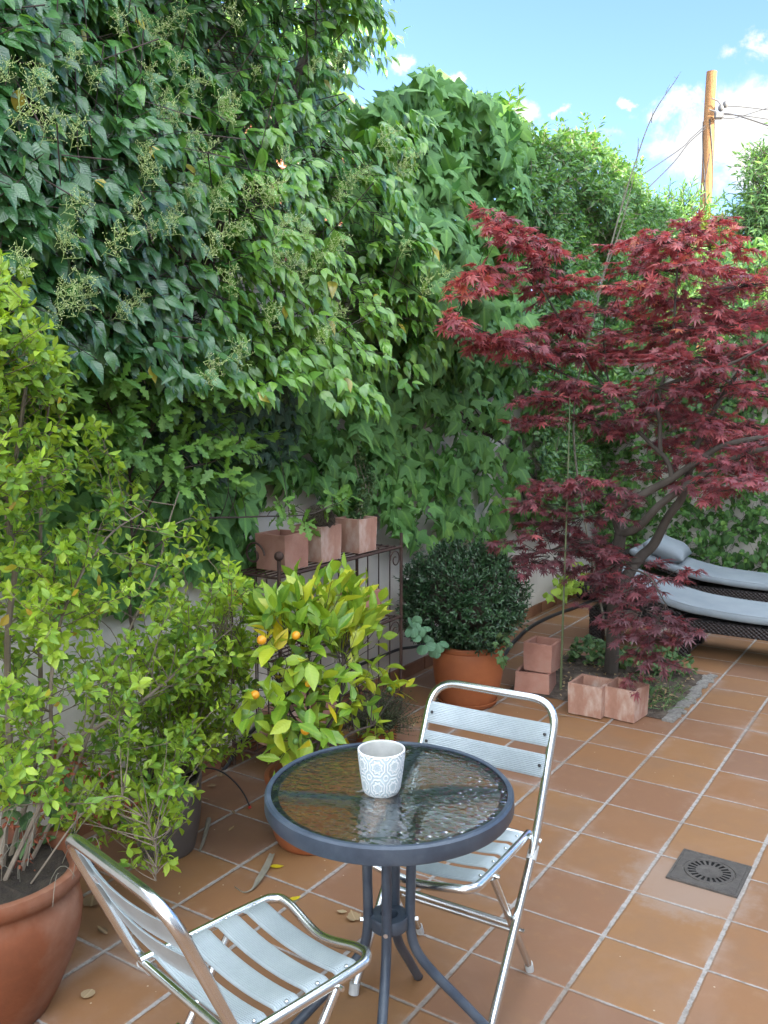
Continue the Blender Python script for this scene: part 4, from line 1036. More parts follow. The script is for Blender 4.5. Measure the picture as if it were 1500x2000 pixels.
for (a, b, x, m_, r) in ((511, 1250, -1.90, 'fruit', .019), (578, 1241, -1.88, 'fruit', .018), (603, 1335, -1.86, 'fruit', .016), (498, 1357, -1.92, 'fruit', .018), (597, 1426, -1.80, 'fruit', .020), (578, 1448, -1.82, 'limefruit', .014), (760, 1347, -1.90, 'limefruit', .015)):
    q = atx(a, b, x); MB().sphere(q, r * .86, 16, 11, (1, 1, .95)).build('fruit', M[m_], ls)

# ---------------------------------------------------------------- dark round bush
bc = np.array([-2.225, 4.245])
bs = empty('potted_round_bush', (bc[0], bc[1], 0), 0, 'dense dark green round bush in a large smooth terracotta pot', 'potted bush')
pot(prof_pot(.145, .02, .192, .345, lip=.004, wall=.016, bulge=.9), bc, 'orange', 'pot', bs, 0, 0, .30, .165)
MB().lathe([(.001, .003), (.150, .003), (.158, .010), (.165, .030), (.160, .031), (.150, .012), (.001, .010)], 48, (bc[0], bc[1], 0)).build('saucer', M['orange'], bs)
B0 = np.array([bc[0] - .02, bc[1], .30]); cc = np.array([bc[0] - .035, bc[1], .575])
n = 2500; d = unit(RNG.normal(0, 1, (n, 3))); rr = RNG.uniform(.55, 1, n) ** .45
P = cc + d * rr[:, None] * np.array([  .335, .335, .30]) * (1 + .22 * nz(d, 2.2, 4))[:, None]
st_ = np.arange(n) < 110; P[st_] += d[st_] * RNG.uniform(.01, .07, (110, 1)) * [1, 1, 1.3]; k = P[:, 2] > .33; P, d = P[k], d[k]; dd = unit(d + np.array([0, 0, .45]) + RNG.normal(0, .3, d.shape))
O, D, N, S = shoots(P - dd * .03, dd, .055, 4, .030, ang=.85, jit=.3, upw=.5, both=True, taper=.2)
v, f = catsticks(sticks(P - dd * .03, P + dd * .02, .001, .0006), sticks(np.repeat(B0[None], 160, 0), P[:160], .004, .0012)); raw('twigs', v, f, M['barkdark'], bs)
tone = RNG.uniform(0, .8, len(O)) + .25 * (nz(O, 5, 2))
leaves('foliage', 'lance', O, D, N, S, M['l_box'], bs, tone, width=1.5)
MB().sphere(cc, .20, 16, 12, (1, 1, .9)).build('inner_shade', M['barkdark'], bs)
xs, ys = sample([(790, 1215), (830, 1210), (850, 1245), (870, 1245), (875, 1260), (840, 1275), (810, 1250)], 22); p = atx(xs, ys, -2.2); p = CAM + (p - CAM) * .965
leaves('trailing_leaves', 'round', p, rdir(22, (.3, -.3, -.6), .5), rdir(22, (.6, -.6, .6), .35), RNG.uniform(.04, .058, 22), M['l_round'], bs)
xs, ys = sample([(960, 1225), (1000, 1220), (995, 1290), (975, 1300)], 12); p = atx(xs, ys, -1.98)
leaves('trailing_ivy', 'ivy', p, rdir(12, (.2, -.2, -.9), .4), rdir(12, (.6, -.6, .3), .35), RNG.uniform(.03, .05, 12), M['l_ground'], bs)

# ---------------------------------------------------------------- heather tuft
hp = np.array([-2.28, 3.42])
hs = empty('potted_heather', (hp[0], hp[1], 0), 0, 'dark wispy heather tuft in a low pot between the citrus and the round bush', 'potted heather')
pot(prof_pot(.08, .01, .10, .12, lip=.005, wall=.01), hp, 'orange', 'pot', hs, 0, 0, .10, .085)
n = 520; b0 = np.array([hp[0], hp[1], .10]) + RNG.uniform(-.06, .06, (n, 3)) * [1, 1, 0]; d = rdir(n, (0, 0, .55), .6); d[:, 2] = np.abs(d[:, 2]) * .8 + .05; L = RNG.uniform(.10, .23, n)
O, D, N, S = shoots(b0 + d * L[:, None] * .35, d, L * .7, 7, .012, ang=.7, jit=.4)
v, f = sticks(b0, b0 + d * L[:, None], .0011, .0006); raw('twigs', v, f, M['barkdark'], hs)
leaves('foliage', 'lance', O, D, N, S, M['l_heath'], hs, width=1.6)
# ================================================================== LARGE PRIVET leaning over the wall
pv = empty('privet_tree', (-3.3, 2.4, 0), 0, 'large glossy privet with pale flower sprays leaning over the garden wall', 'tree')
polyP = [(-500, -500), (720, -500), (760, -120), (755, 0), (766, 60), (758, 110), (720, 120), (700, 160), (690, 215), (745, 225), (790, 205), (828, 215), (822, 250), (795, 330), (812, 420), (850, 500), (880, 610), (845, 700), (740, 795), (650, 790), (560, 735), (500, 770), (440, 725), (330, 750), (200, 705), (100, 690), (-500, 740)]
polyThin = [(640, 60), (760, 60), (766, 130), (830, 160), (830, 230), (690, 250)]
tr = MB()
for q in ([(-3.2, 2.2, 0), (-3.15, 2.25, 1.4), (-3.05, 2.3, 2.4), (-2.9, 2.2, 3.6)], [(-3.15, 2.25, 1.2), (-2.95, 2.9, 2.2), (-2.75, 3.4, 3.0), (-2.6, 3.6, 3.8)], [(-3.1, 2.3, 1.5), (-2.9, 1.7, 2.2), (-2.7, 1.2, 2.8)], [(-3.0, 2.6, 1.9), (-2.6, 2.6, 2.1), (-2.35, 2.5, 2.3)]):
    tr.tube(catmull(q, 7), np.linspace(.07, .02, len(catmull(q, 7))), 10)
tr.build('trunk', M['bark'], pv)
def mass(poly, n, x, amp, sc, back, seed, sky=None):
    """3-D points in the front skin of a leafy mass whose face bulges around plane x"""
    xs, ys = sample(poly, n); p = atx(xs, ys, x); b = nz(p * [0, 1, 1], sc, seed) + .5 * nz(p * [0, 1, 1], sc * 2.3, seed + 7)
    dx = amp * b - np.abs(RNG.normal(0, back, n))
    return CAM + (p - CAM) * ((x + dx) / x)[:, None], b
P, b = mass(polyP, 3700, -2.27, .26, 1.5, .13, 3)
keep = ~(inpoly(*pj(P), polyThin) & (RNG.uniform(0, 1, len(P)) < .55)); P, b = P[keep], b[keep]
d = rdir(len(P), (.55, .25, -.05), .42)
O, D, N, S = shoots(P - d * .05, d, .115, 3, .075, ang=1.0, droop=.85, jit=.28, upw=.9, taper=.15)
def hang(D, N, k, tipv, nv, jt):
    D = unit(D * (1 - k) + np.array(tipv) * k); N = unit(N * .35 + np.array(nv) + RNG.normal(0, jt, N.shape)); return D, N
D, N = hang(D, N, .45, (.45, .32, -.66), (.80, -.42, .62), .28)
P2, b2 = mass(polyP, 2300, -2.85, .2, 1.3, .3, 8); keep = ~(inpoly(*pj(P2), polyThin) & (RNG.uniform(0, 1, len(P2)) < .7)); P2 = P2[keep]
P3, b3 = mass([(60, -200), (700, -200), (690, 60), (650, 200), (700, 300), (810, 300), (860, 600), (60, 600)], 1300, -3.35, .15, 1.3, .2, 9); P2 = np.concatenate([P2, P3])
d2 = rdir(len(P2), (.5, .2, .0), .6)
O2, D2, N2, S2 = shoots(P2, d2, .12, 3, .085, ang=1.0, droop=.7, jit=.3, upw=.8)
D2, N2 = hang(D2, N2, .4, (.3, .1, -.85), (.85, -.4, .5), .3)
polyIn = [(-500, -500), (640, -500), (660, 0), (640, 120), (600, 200), (700, 300), (780, 420), (840, 600), (780, 720), (100, 690), (-500, 740)]
ka = inpoly(*pj(P), polyIn); kb_ = inpoly(*pj(P2), polyIn)
v, f = catsticks(sticks((P - d * .25 + [0, 0, .04])[ka], (P + d * .07)[ka], .0026, .0012), sticks((P2 - d2 * .1)[kb_], (P2 + d2 * .05)[kb_], .003, .0015)); raw('twigs', v, f, M['barkdark'], pv)
O, D, N, S = [np.concatenate(q) for q in ((O, O2), (D, D2), (N, N2), (S, S2))]
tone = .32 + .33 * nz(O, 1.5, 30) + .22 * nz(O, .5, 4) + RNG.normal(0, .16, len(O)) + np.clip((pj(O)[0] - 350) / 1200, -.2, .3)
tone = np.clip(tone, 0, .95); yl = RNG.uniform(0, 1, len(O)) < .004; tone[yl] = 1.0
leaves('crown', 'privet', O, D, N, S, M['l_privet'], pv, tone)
# flower sprays
def panicle(seed):
    rg = np.random.default_rng(seed); A, B, bud, bs_ = [], [], [], []
    L = .15
    A.append([0, 0, 0]); B.append([0, 0, L])
    for k in range(9):
        t = .12 + .85 * k / 11; ph = k * 2.4; l = .075 * (1 - .72 * t) * rg.uniform(.8, 1.2)
        p = np.array([0, 0, L * t]); e = p + l * np.array([math.cos(ph) * .85, math.sin(ph) * .85, .55]); A.append(p); B.append(e)
        for j in range(5):
            q = p + (e - p) * (.3 + .7 * j / 4); w = q + rg.normal(0, .010, 3) + [0, 0, .006]; A.append(q); B.append(w)
            for _ in range(2): bud.append(w + rg.normal(0, .0038, 3)); bs_.append(rg.uniform(.0018, .0028))
    A, B, bud, bs_ = [np.array(q) for q in (A, B, bud, bs_)]
    v, f = sticks(A, B, .0013, .0008); o8 = np.array([(1, 0, 0), (-1, 0, 0), (0, 1, 0), (0, -1, 0), (0, 0, 1.2), (0, 0, -1)]); f8 = np.array([(0, 2, 4), (2, 1, 4), (1, 3, 4), (3, 0, 4), (2, 0, 5), (1, 2, 5), (3, 1, 5), (0, 3, 5)])
    V8 = (bud[:, None] + bs_[:, None, None] * o8[None]).reshape(-1, 3); F8 = (f8[None] + (np.arange(len(bud)) * 6)[:, None, None]).reshape(-1, 3)
    R = np.concatenate([np.full(len(v), .15), np.repeat(rg.uniform(.2, 1, len(bud)), 6)])
    V, Fs = catsticks((v, f), (V8, F8)); return V, Fs, R
PM = []
for k in range(4):
    V, Fs, R = panicle(50 + k); o = raw('flower_spray', V, Fs, M['flower'], None, np.full((len(V), 2), .5), R); PM.append(o.data); bpy.data.objects.remove(o)
for (px, py) in ((125, 365), (205, 450), (60, 500), (140, 560), (225, 580), (340, 115), (325, 175), (355, 140), (300, 130), (430, 200), (465, 215), (285, 320), (365, 250), (420, 360), (485, 375), (345, 400), (430, 435), (370, 355), (520, 365), (600, 440), (535, 490), (585, 515), (455, 545), (530, 610), (650, 595), (620, 640), (610, 105), (670, 125), (755, 280), (785, 320), (830, 555), (470, 690), (405, 715), (560, 280), (180, 130), (0, 110), (470, 30), (270, 15), (690, 335), (240, 30), (400, 290), (300, 60), (860, 520), (640, 470), (310, 420), (330, 210)) + tuple((random.uniform(0, 800), random.uniform(0, 600)) for _ in range(34)):
    if not inpoly(np.array([px]), np.array([py]), polyP)[0] and px < 780: continue
    q = atx(px, py, -2.27 + .26 * float(nz(atx(px, py, -2.27)[None] * [0, 1, 1], 1.5, 3)[0]) + .10) 
    o = bpy.data.objects.new('flower_spray', random.choice(PM)); COL.objects.link(o); o.parent = pv; o.matrix_parent_inverse = pv.matrix_basis.inverted()
    o.location = q - np.array([.02, 0, .07]); o.rotation_euler = (random.uniform(-.5, .5), random.uniform(.2, 1.0), random.uniform(-.7, .7)); s_ = random.uniform(.5, 1.0); o.scale = (s_, s_, s_)

# ================================================================== BOSTON IVY on the wall
iv = empty('climbing_ivy', (WX, 4, 0), 0, 'large leaved climbing ivy covering the garden wall and mounding over its top', 'climber')
def ivy(poly, n, x, amp, sc, back, seed, size, tilt=(.75, -.15, .35), tip=(.15, .1, -1), spread=.38):
    P, b = mass(poly, n, x, amp, sc, back, seed); k = P[:, 0] > WX + .012; k |= P[:, 2] > 2.25
    P = P[k]; P[:, 0] = np.where(P[:, 2] < 2.2, np.maximum(P[:, 0], WX + .02), P[:, 0]); m = len(P)
    return P, rdir(m, tip, spread), rdir(m, tilt, .36), size * np.where(RNG.uniform(0, 1, m) < .3, RNG.uniform(.3, .65, m), RNG.uniform(.65, 1.25, m))
low = [(560, 640), (860, 560), (960, 640), (1060, 660), (1085, 760), (1075, 900), (1060, 1015), (1000, 1075), (900, 1050), (760, 1045), (745, 1000), (640, 985), (600, 940), (560, 960), (520, 900), (480, 1000), (470, 1100), (430, 1080), (400, 990), (300, 1030), (200, 1000), (-250, 1040), (-250, 640)]
up = [(690, 240), (745, 190), (800, 165), (835, 128), (870, 150), (905, 165), (950, 180), (1000, 212), (1022, 235), (1035, 290), (1030, 400), (1030, 560), (1060, 680), (960, 760), (800, 700), (700, 500)]
A = [ivy(low, 3300, -2.62, .08, 2.4, .05, 12, .122, spread=.5), ivy(up, 1900, -2.46, .30, 1.5, .10, 15, .118, spread=.6), ivy(up, 1100, -2.72, .12, 1.4, .1, 25, .12, spread=.6)]
A.append(ivy([(-1000, 600), (-250, 600), (-250, 1050), (-600, 1150), (-1000, 1100)], 900, -2.62, .08, 2.4, .05, 14, .122, spread=.5))
A.append(ivy(up, 700, -3.0, .1, 1.4, .1, 27, .14, spread=.6))
xs, ys = sample([(250, 960), (520, 930), (500, 1180), (420, 1120), (250, 1190), (60, 1180), (-100, 1000)], 300); p = atx(xs, ys, -2.70); A.append((p, rdir(300, (.15, .1, -1), .4), rdir(300, (.75, -.15, .35), .3), RNG.uniform(.06, .11, 300)))
O, D, N, S = [np.concatenate([a[i] for a in A]) for i in range(4)]
tone = .45 + .35 * nz(O, 1.3, 31) + RNG.normal(0, .17, len(O))
top = RNG.uniform(0, 1, len(O)) < .15
leaves('leaves', 'ivy', O, D, N, S, M['l_ivy'], iv, tone)
xs, ys = sample(low + [], 60); a = atx(xs, ys, -2.72); b = a + RNG.normal(0, 1, (60, 3)) * [0.01, .18, .25]
v, f = sticks(a, b, .004, .002)
st = [catmull([atx(1040 + k * 9, 1050, -2.71), atx(1000 + k * 6, 900, -2.71), atx(900 - k * 25, 760, -2.7), atx(820 - k * 30, 560, -2.68)], 6) for k in range(5)]
v, f = catsticks((v, f), polysticks(st, .008, .004)); raw('stems', v, f, M['barkdark'], iv)
# trailing small ivy in the shelf planter and dark ivy patch on the wall
ti = empty('trailing_small_ivy', (-2.53, 3.61, 1.05), 0, 'small leaved ivy standing up from the third planter on the shelf', 'ivy')
st = [catmull([np.array([-2.53, 3.61, 1.05]) + RNG.normal(0, .02, 3) * [1, 1, 0], atx(708 + k * 6, 960, -2.58), atx(695 + k * 8, 910, -2.62), atx(690 + k * 9, 870 + k * 14, -2.64)], 6) for k in range(4)]
O, D, N, S, ex, P = leafy_paths(st, 60, .03, 2, .030, start=.05, spread=.9, upb=0, ang=1.1, jit=.4)
v, f = catsticks(ex, polysticks(st, .003, .0015)); raw('stems', v, f, M['stem'], ti); leaves('leaves', 'ivy', O, D, N, S * .9, M['l_ground'], ti)
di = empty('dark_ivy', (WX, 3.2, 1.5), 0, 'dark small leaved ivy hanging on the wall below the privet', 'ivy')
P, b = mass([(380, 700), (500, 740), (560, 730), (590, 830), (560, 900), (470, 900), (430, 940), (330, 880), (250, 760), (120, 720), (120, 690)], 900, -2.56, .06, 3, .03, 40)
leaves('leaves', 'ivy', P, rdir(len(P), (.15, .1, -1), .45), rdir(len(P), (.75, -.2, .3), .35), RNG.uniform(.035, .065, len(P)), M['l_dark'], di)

# ================================================================== MIXED CLIMBERS at the far end of the wall
mx = empty('mixed_climber', (WX, 8, 0), 0, 'lighter small leaved climber with upright shoots at the far end of the wall', 'climber')
polyM = [(1020, 232), (1050, 272), (1090, 262), (1150, 262), (1185, 300), (1235, 330), (1262, 385), (1300, 392), (1335, 425), (1370, 470), (1380, 540), (1300, 620), (1200, 960), (1150, 1010), (1060, 1000), (1050, 640), (1030, 420)]
P, b = mass(polyM, 4600, -2.52, .30, 1.5, .12, 61)
d = rdir(len(P), (.6, -.2, .25), .5)
O, D, N, S = shoots(P - d * .05, d, .10, 3, .062, ang=.95, droop=.45, jit=.4, upw=.6)
P9, b9 = mass(polyM, 1800, -2.85, .2, 1.3, .12, 63); d9 = rdir(len(P9), (.6, -.2, .25), .5); q9 = shoots(P9, d9, .10, 3, .066, ang=.95, droop=.45, jit=.4, upw=.6)
O, D, N, S = [np.concatenate(q) for q in zip((O, D, N, S), q9)]
v, f = sticks(P - d * .15, P + d * .06, .002, .001)
tips = [(1150, 255, .10), (1145, 290, .08), (1190, 305, .10), (1185, 335, .08), (1235, 330, .1), (1310, 395, .12), (1318, 420, .1), (1050, 280, .08), (1000, 208, .07), (1275, 380, .1), (1340, 450, .1), (1095, 270, .08)]
tp = np.concatenate([atx(np.full(3, a) + RNG.normal(0, 6, 3), np.full(3, b) + 25, -2.7) for a, b, l in tips]); td = rdir(len(tp), (.05, 0, 1), .22)
O2, D2, N2, S2 = shoots(tp, td, .22, 6, .075, ang=.9, droop=.25, jit=.3, upw=.6)
v2, f2 = sticks(tp - td * .15, tp + td * .22, .003, .0015); v, f = catsticks((v, f), (v2, f2)); raw('twigs', v, f, M['stem'], mx)
tone = .4 + .35 * nz(O, 1.6, 21) + RNG.normal(0, .18, len(O)) + np.clip((pj(O)[0] - 1180) / 700, -.1, .25)
leaves('leaves', 'small', O, D, N, S, M['l_mix'], mx, tone, width=1.15)
leaves('upright_shoots', 'lance', O2, D2, N2, S2, M['l_mix'], mx, RNG.uniform(.3, .9, len(O2)), width=1.5)
P, b = mass([(1030, 430), (1300, 430), (1240, 960), (1050, 960)], 700, -2.66, .1, 2, .06, 66)
leaves('broad_leaves', 'vine', P, rdir(len(P), (.15, .1, -1), .45), rdir(len(P), (.75, -.2, .3), .35), RNG.uniform(.05, .10, len(P)), M['l_mix'], mx, RNG.uniform(0, .8, len(P)))

# ================================================================== VINE HEDGE across the end
vh = empty('vine_hedge', (0, HY, 0), 0, 'vine covered hedge across the end of the terrace behind the loungers', 'hedge')
def endmass(n, y, amp, back, seed, x0=-2.7, x1=1.2, z0=.02, z1=2.35):
    p = np.stack([RNG.uniform(x0, x1, n), np.full(n, y), RNG.uniform(z0, z1, n)], 1); b = nz(p * [1, 0, 1], 1.6, seed)
    p[:, 1] += -amp * b + np.abs(RNG.normal(0, back, n)); p[:, 2] += .15 * nz(p, 1.1, seed + 3) * (p[:, 2] > 1.8); return p
P = endmass(4300, HY + .05, .14, .09, 71)
leaves('leaves', 'vine', P, rdir(len(P), (.1, -.25, -1), .45), rdir(len(P), (.0, -.8, .45), .35), RNG.uniform(.045, .125, len(P)) * RNG.uniform(.6, 1, len(P)), M['l_far'], vh, .42 + .4 * nz(P, 2.2, 5) + RNG.normal(0, .2, len(P)))
P2 = endmass(1500, HY - .02, .14, .05, 75); d = rdir(len(P2), (0, -.7, .3), .6)
O, D, N, S = shoots(P2, d, .07, 3, .042, ang=1.0, droop=.3)
leaves('young_leaves', 'round', O, D, N, S, M['l_far'], vh, .6 + RNG.normal(0, .22, len(O)))
v, f = sticks(P, P + RNG.normal(0, .1, P.shape), .002, .0012); raw('stems', v, f, M['barkdark'], vh)
# sprouts of ivy at the foot of the wall
xs, ys = sample([(1060, 1170), (1085, 1120), (1130, 1095), (1160, 1130), (1140, 1150), (1080, 1172)], 50); p = atx(xs, ys, -2.62)
fo = empty('wall_foot_ivy', tuple(atx(1100, 1175, -2.65)), 0, 'fresh green ivy sprouting at the foot of the wall by the hose', 'ivy')
leaves('leaves', 'vine', p, rdir(50, (.3, -.2, -.5), .5), rdir(50, (.7, -.5, .6), .3), RNG.uniform(.05, .085, 50), M['l_small'], fo, RNG.uniform(0, .7, 50))

# ================================================================== OAK SAPLING
ok_ = empty('oak_sapling', (-2.5, 2.35, 0), 0, 'young oak with lobed bright green leaves between the shrub and the wall', 'tree')
ob = np.array([-2.52, 2.42, .0])
st = [catmull([ob, atx(262, 1250, -2.5), atx(258, 1050, -2.5), atx(250, 900, -2.5), atx(215, 800, -2.48), atx(180, 735, -2.46)], 6), catmull([atx(258, 1050, -2.5), atx(330, 930, -2.46), atx(420, 900, -2.42), atx(470, 860, -2.4)], 6), catmull([atx(258, 1100, -2.5), atx(380, 1020, -2.46), atx(480, 1010, -2.42), atx(600, 1005, -2.36), atx(650, 985, -2.34)], 6), catmull([atx(252, 930, -2.5), atx(300, 830, -2.46), atx(360, 790, -2.42), atx(400, 775, -2.4)], 6)]
mb = MB()
for q, r in zip(st, (.008, .005, .005, .005)): mb.tube(q, np.linspace(r, .002, len(q)), 7)
mb.build('trunk', M['barkdark'], ok_)
allS = np.concatenate([q[4:] for q in st])
br, t_ = up_region([(135, 705), (200, 700), (330, 765), (410, 745), (460, 790), (450, 830), (550, 830), (565, 880), (480, 900), (440, 900), (520, 960), (600, 1000), (660, 950), (690, 985), (600, 1030), (480, 1020), (430, 960), (360, 960), (230, 900), (170, 820)], 92, -2.42, .1, allS, .3, .05, (.95, 1.05))
Pt = np.array([q[-1] for q in br]); Dt = unit(np.array([q[-1] - q[-2] for q in br]) + RNG.normal(0, .01, (len(br), 3)) + np.array([.03, 0, .0]))
O, D, N, S = shoots(Pt - Dt * .035, Dt, .06, 6, .085, ang=1.05, jit=.3, upw=1.0, both=False, phi_step=2.4, droop=.12, taper=.1)
v, f = polysticks(br, .0022, .0011); raw('twigs', v, f, M['barkdark'], ok_)
leaves('foliage', 'oak', O, D, N, S * .9, M['l_oak'], ok_, .5 + .3 * nz(O, 5, 2) + RNG.normal(0, .2, len(O)))

# ================================================================== JAPANESE MAPLE
ma = empty('japanese_maple', (-1.70, 5.08, 0), 0, 'red leaved Japanese maple with layered branches growing from the tile bed', 'tree')
def Y(px, py, y): return aty(px, py, y)
tk = [(-1.715, 5.10, 0), (-1.70, 5.09, .25), (-1.70, 5.08, .5), (-1.685, 5.07, .72), (-1.665, 5.06, .88)]
limbs = [
    (tk, .043, .036),
    ([tk[-1], Y(1203, 1005, 5.07), Y(1222, 985, 5.08), Y(1262, 962, 5.1), Y(1312, 935, 5.12), Y(1370, 895, 5.15), Y(1420, 868, 5.2), Y(1520, 850, 5.3)], .030, .013),
    ([tk[-1], Y(1245, 1030, 5.02), Y(1290, 985, 5.0), Y(1345, 945, 5.0), Y(1400, 912, 4.98), Y(1460, 885, 4.95), Y(1540, 868, 4.9)], .026, .012),
    ([tk[2], Y(1245, 1095, 5.3), Y(1275, 1065, 5.38), Y(1305, 1010, 5.4), Y(1335, 965, 5.4), Y(1352, 900, 5.42), Y(1375, 840, 5.45), Y(1420, 760, 5.5), Y(1470, 690, 5.6)], .036, .010),
    ([Y(1312, 935, 5.12), Y(1306, 905, 5.12), Y(1285, 880, 5.15), Y(1245, 840, 5.2), Y(1190, 770, 5.3), Y(1140, 700, 5.1), Y(1085, 610, 4.95), Y(1030, 520, 4.8)], .016, .004),
    ([Y(1290, 885, 5.15), Y(1287, 830, 5.15), Y(1284, 790, 5.15), Y(1300, 720, 5.2), Y(1315, 640, 5.2), Y(1320, 560, 5.25), Y(1325, 490, 5.3)], .013, .004),
    ([Y(1284, 800, 5.15), Y(1340, 762, 5.05), Y(1400, 725, 5.0), Y(1470, 690, 4.95), Y(1540, 650, 4.9)], .011, .005),
    ([Y(1190, 770, 5.3), Y(1180, 640, 5.25), Y(1205, 580, 5.3)], .006, .003),
    ([tk[3], Y(1150, 1060, 4.95), Y(1090, 1070, 4.85), Y(1040, 1085, 4.8)], .008, .003),
    ([tk[3], Y(1230, 1110, 4.85), Y(1270, 1130, 4.75), Y(1300, 1180, 4.7)], .008, .003),
    ([tk[-1], Y(1180, 985, 4.95), Y(1120, 960, 4.9), Y(1050, 955, 4.85)], .008, .003),
    ([Y(1190, 770, 5.3), Y(1080, 720, 5.0), Y(980, 665, 4.6), Y(890, 622, 4.25)], .007, .0025),
    ([Y(1352, 900, 5.42), Y(1420, 870, 5.6), Y(1490, 900, 5.7)], .009, .003),
]
mb = MB(); lp = []
for q, r0, r1 in limbs:
    c = catmull(q, 7); lp.append(c); jit_ = np.array([[mnoise.noise(Vector(p * 9)) for p in c]]).T
    mb.tube(c + jit_ * .006, np.linspace(r0, r1, len(c)) * (1 + .12 * jit_[:, 0]), 12)
mb.build('trunk', M['bark'], ma)
allL = np.concatenate(lp[1:])
SPR = [(985, 440, 62, 26), (1030, 470, 75, 28), (1050, 520, 85, 30), (1085, 560, 70, 28), (960, 530, 60, 20), (930, 562, 50, 15), (880, 622, 45, 14), (935, 650, 70, 18), (1010, 672, 85, 22), (1080, 690, 95, 24), (1150, 640, 90, 24), (1175, 690, 110, 28), (1235, 478, 60, 24), (1290, 470, 75, 26), (1340, 480, 60, 26), (1392, 438, 34, 18), (1290, 530, 110, 30), (1380, 520, 90, 28), (1250, 570, 90, 26), (1340, 585, 120, 30), (1440, 560, 90, 30), (1210, 610, 100, 24), (1300, 640, 130, 30), (1400, 640, 120, 32), (1470, 610, 80, 30), (1130, 610, 60, 20), (1230, 690, 120, 28), (1340, 700, 130, 30), (1450, 690, 100, 32), (1100, 775, 80, 18), (1180, 760, 110, 24), (1280, 755, 110, 26), (1370, 760, 110, 26), (1460, 770, 90, 28), (1040, 820, 60, 16), (1130, 815, 80, 18), (1240, 815, 80, 20), (1340, 815, 110, 22), (1450, 830, 90, 24), (1395, 865, 90, 24), (1480, 870, 60, 24), (1290, 870, 50, 16), (1450, 935, 80, 24), (1400, 900, 70, 22), (1330, 900, 50, 18), (1480, 850, 60, 24), (1360, 940, 60, 18), (1490, 915, 60, 24), (1060, 950, 60, 16), (1130, 945, 80, 20), (1190, 965, 70, 18), (1270, 920, 60, 20), (1400, 960, 60, 16), (1030, 975, 40, 12), (1060, 1020, 70, 18), (1140, 1010, 90, 20), (1100, 1055, 110, 26), (1170, 1060, 90, 26), (1035, 1095, 70, 22), (1000, 1112, 50, 14), (1080, 1085, 90, 24), (1130, 1075, 90, 24), (1060, 985, 70, 16), (1010, 1055, 50, 14), (1210, 1100, 80, 26), (1160, 1110, 70, 22), (1230, 1150, 70, 28), (1280, 1130, 60, 20), (1325, 1112, 36, 12), (1190, 1165, 55, 24), (1255, 1190, 75, 28), (1215, 1210, 60, 20), (1300, 1215, 55, 22), (1330, 1240, 35, 18), (1270, 1240, 60, 22), (1240, 1280, 55, 14), (1290, 1290, 45, 16), (1235, 1325, 30, 12)]
for _ in range(36):
    x_, y_ = sample([(960, 430), (1060, 520), (1180, 600), (1240, 460), (1400, 440), (1500, 520), (1520, 900), (1260, 860), (1050, 800), (920, 650), (880, 600)], 1); SPR.append((float(x_[0]), float(y_[0]), random.uniform(22, 50), random.uniform(14, 26)))
Ps, Ds, con0, con1 = [], [], [], []
for (px, py, w, h) in SPR:
    low_ = py > 930
    dy = (4.85 if low_ else 5.25) + random.uniform(-.25, .35) * (.6 if low_ else 1.3); dy -= .25 if py > 1150 else 0
    c = aty(px, py, dy)
    if c[0] < -2.08: c = atx(px, py, -2.08 + random.uniform(0, .12))
    dep = (c - CAM) @ FW; rw = w * dep / F; rh = h * dep / F
    i = np.argmin(np.linalg.norm(allL - c, axis=1) + (allL[:, 2] > c[2] + .1) * .2); s0 = allL[i]
    out = c - s0; out[2] *= .3; out = unit(out + RNG.normal(0, .05, 3))
    tl = RNG.normal(0, .16, 2); n = max(3, int(w * h / (84 if py < 1000 else 115))); con0.append(s0); con1.append(c)
    for k in range(n):
        a = RNG.uniform(0, 2 * PI); r_ = math.sqrt(RNG.uniform(0, 1))
        p = c + np.array([RT[0], RT[1], 0]) * rw * r_ * math.cos(a) + np.array([-RT[1], RT[0], 0]) * rw * .8 * r_ * math.sin(a) + np.array([0, 0, rh * RNG.normal(0, .28) - .10 * rw * r_ * r_ + rw * r_ * (tl[0] * math.cos(a) + tl[1] * math.sin(a))])
        d = unit((p - c) * [1, 1, .2] + out * .25 * rw + RNG.normal(0, .04, 3) + [0, 0, -.02]); Ps.append(p); Ds.append(d); con0.append(c + (p - c) * .15); con1.append(p)
Ps, Ds = np.array(Ps), np.array(Ds)
O, D, N, S = shoots(Ps - Ds * .06, Ds, .10, 3, .047, ang=.85, droop=.10, jit=.14, upw=3.0, both=True, taper=.1)
Pt = Ps + Ds * .04; D0 = Ds + np.array([0, 0, -.14]) + RNG.normal(0, .12, Ds.shape); N0 = rdir(len(Pt), (0, 0, 1), .18)
O = np.concatenate([O, Pt]); D = np.concatenate([D, D0]); N = np.concatenate([N, N0]); S = np.concatenate([S, RNG.uniform(.045, .068, len(Pt))])
N[:, :2] += RNG.normal(0, .16, (len(N), 2))
ex = catsticks(sticks(np.array(con0), np.array(con1), .0028, .0014), sticks(Ps - Ds * .06, Pt, .0013, .0009))
raw('twigs', ex[0], ex[1], M['barkdark'], ma)
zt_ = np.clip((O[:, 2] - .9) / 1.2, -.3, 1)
leaves('crown', 'maple', O, D, N, S, M['l_maple'], ma, .30 + .30 * zt_ + .35 * nz(O, 2.2, 12) + RNG.normal(0, .16, len(O)))
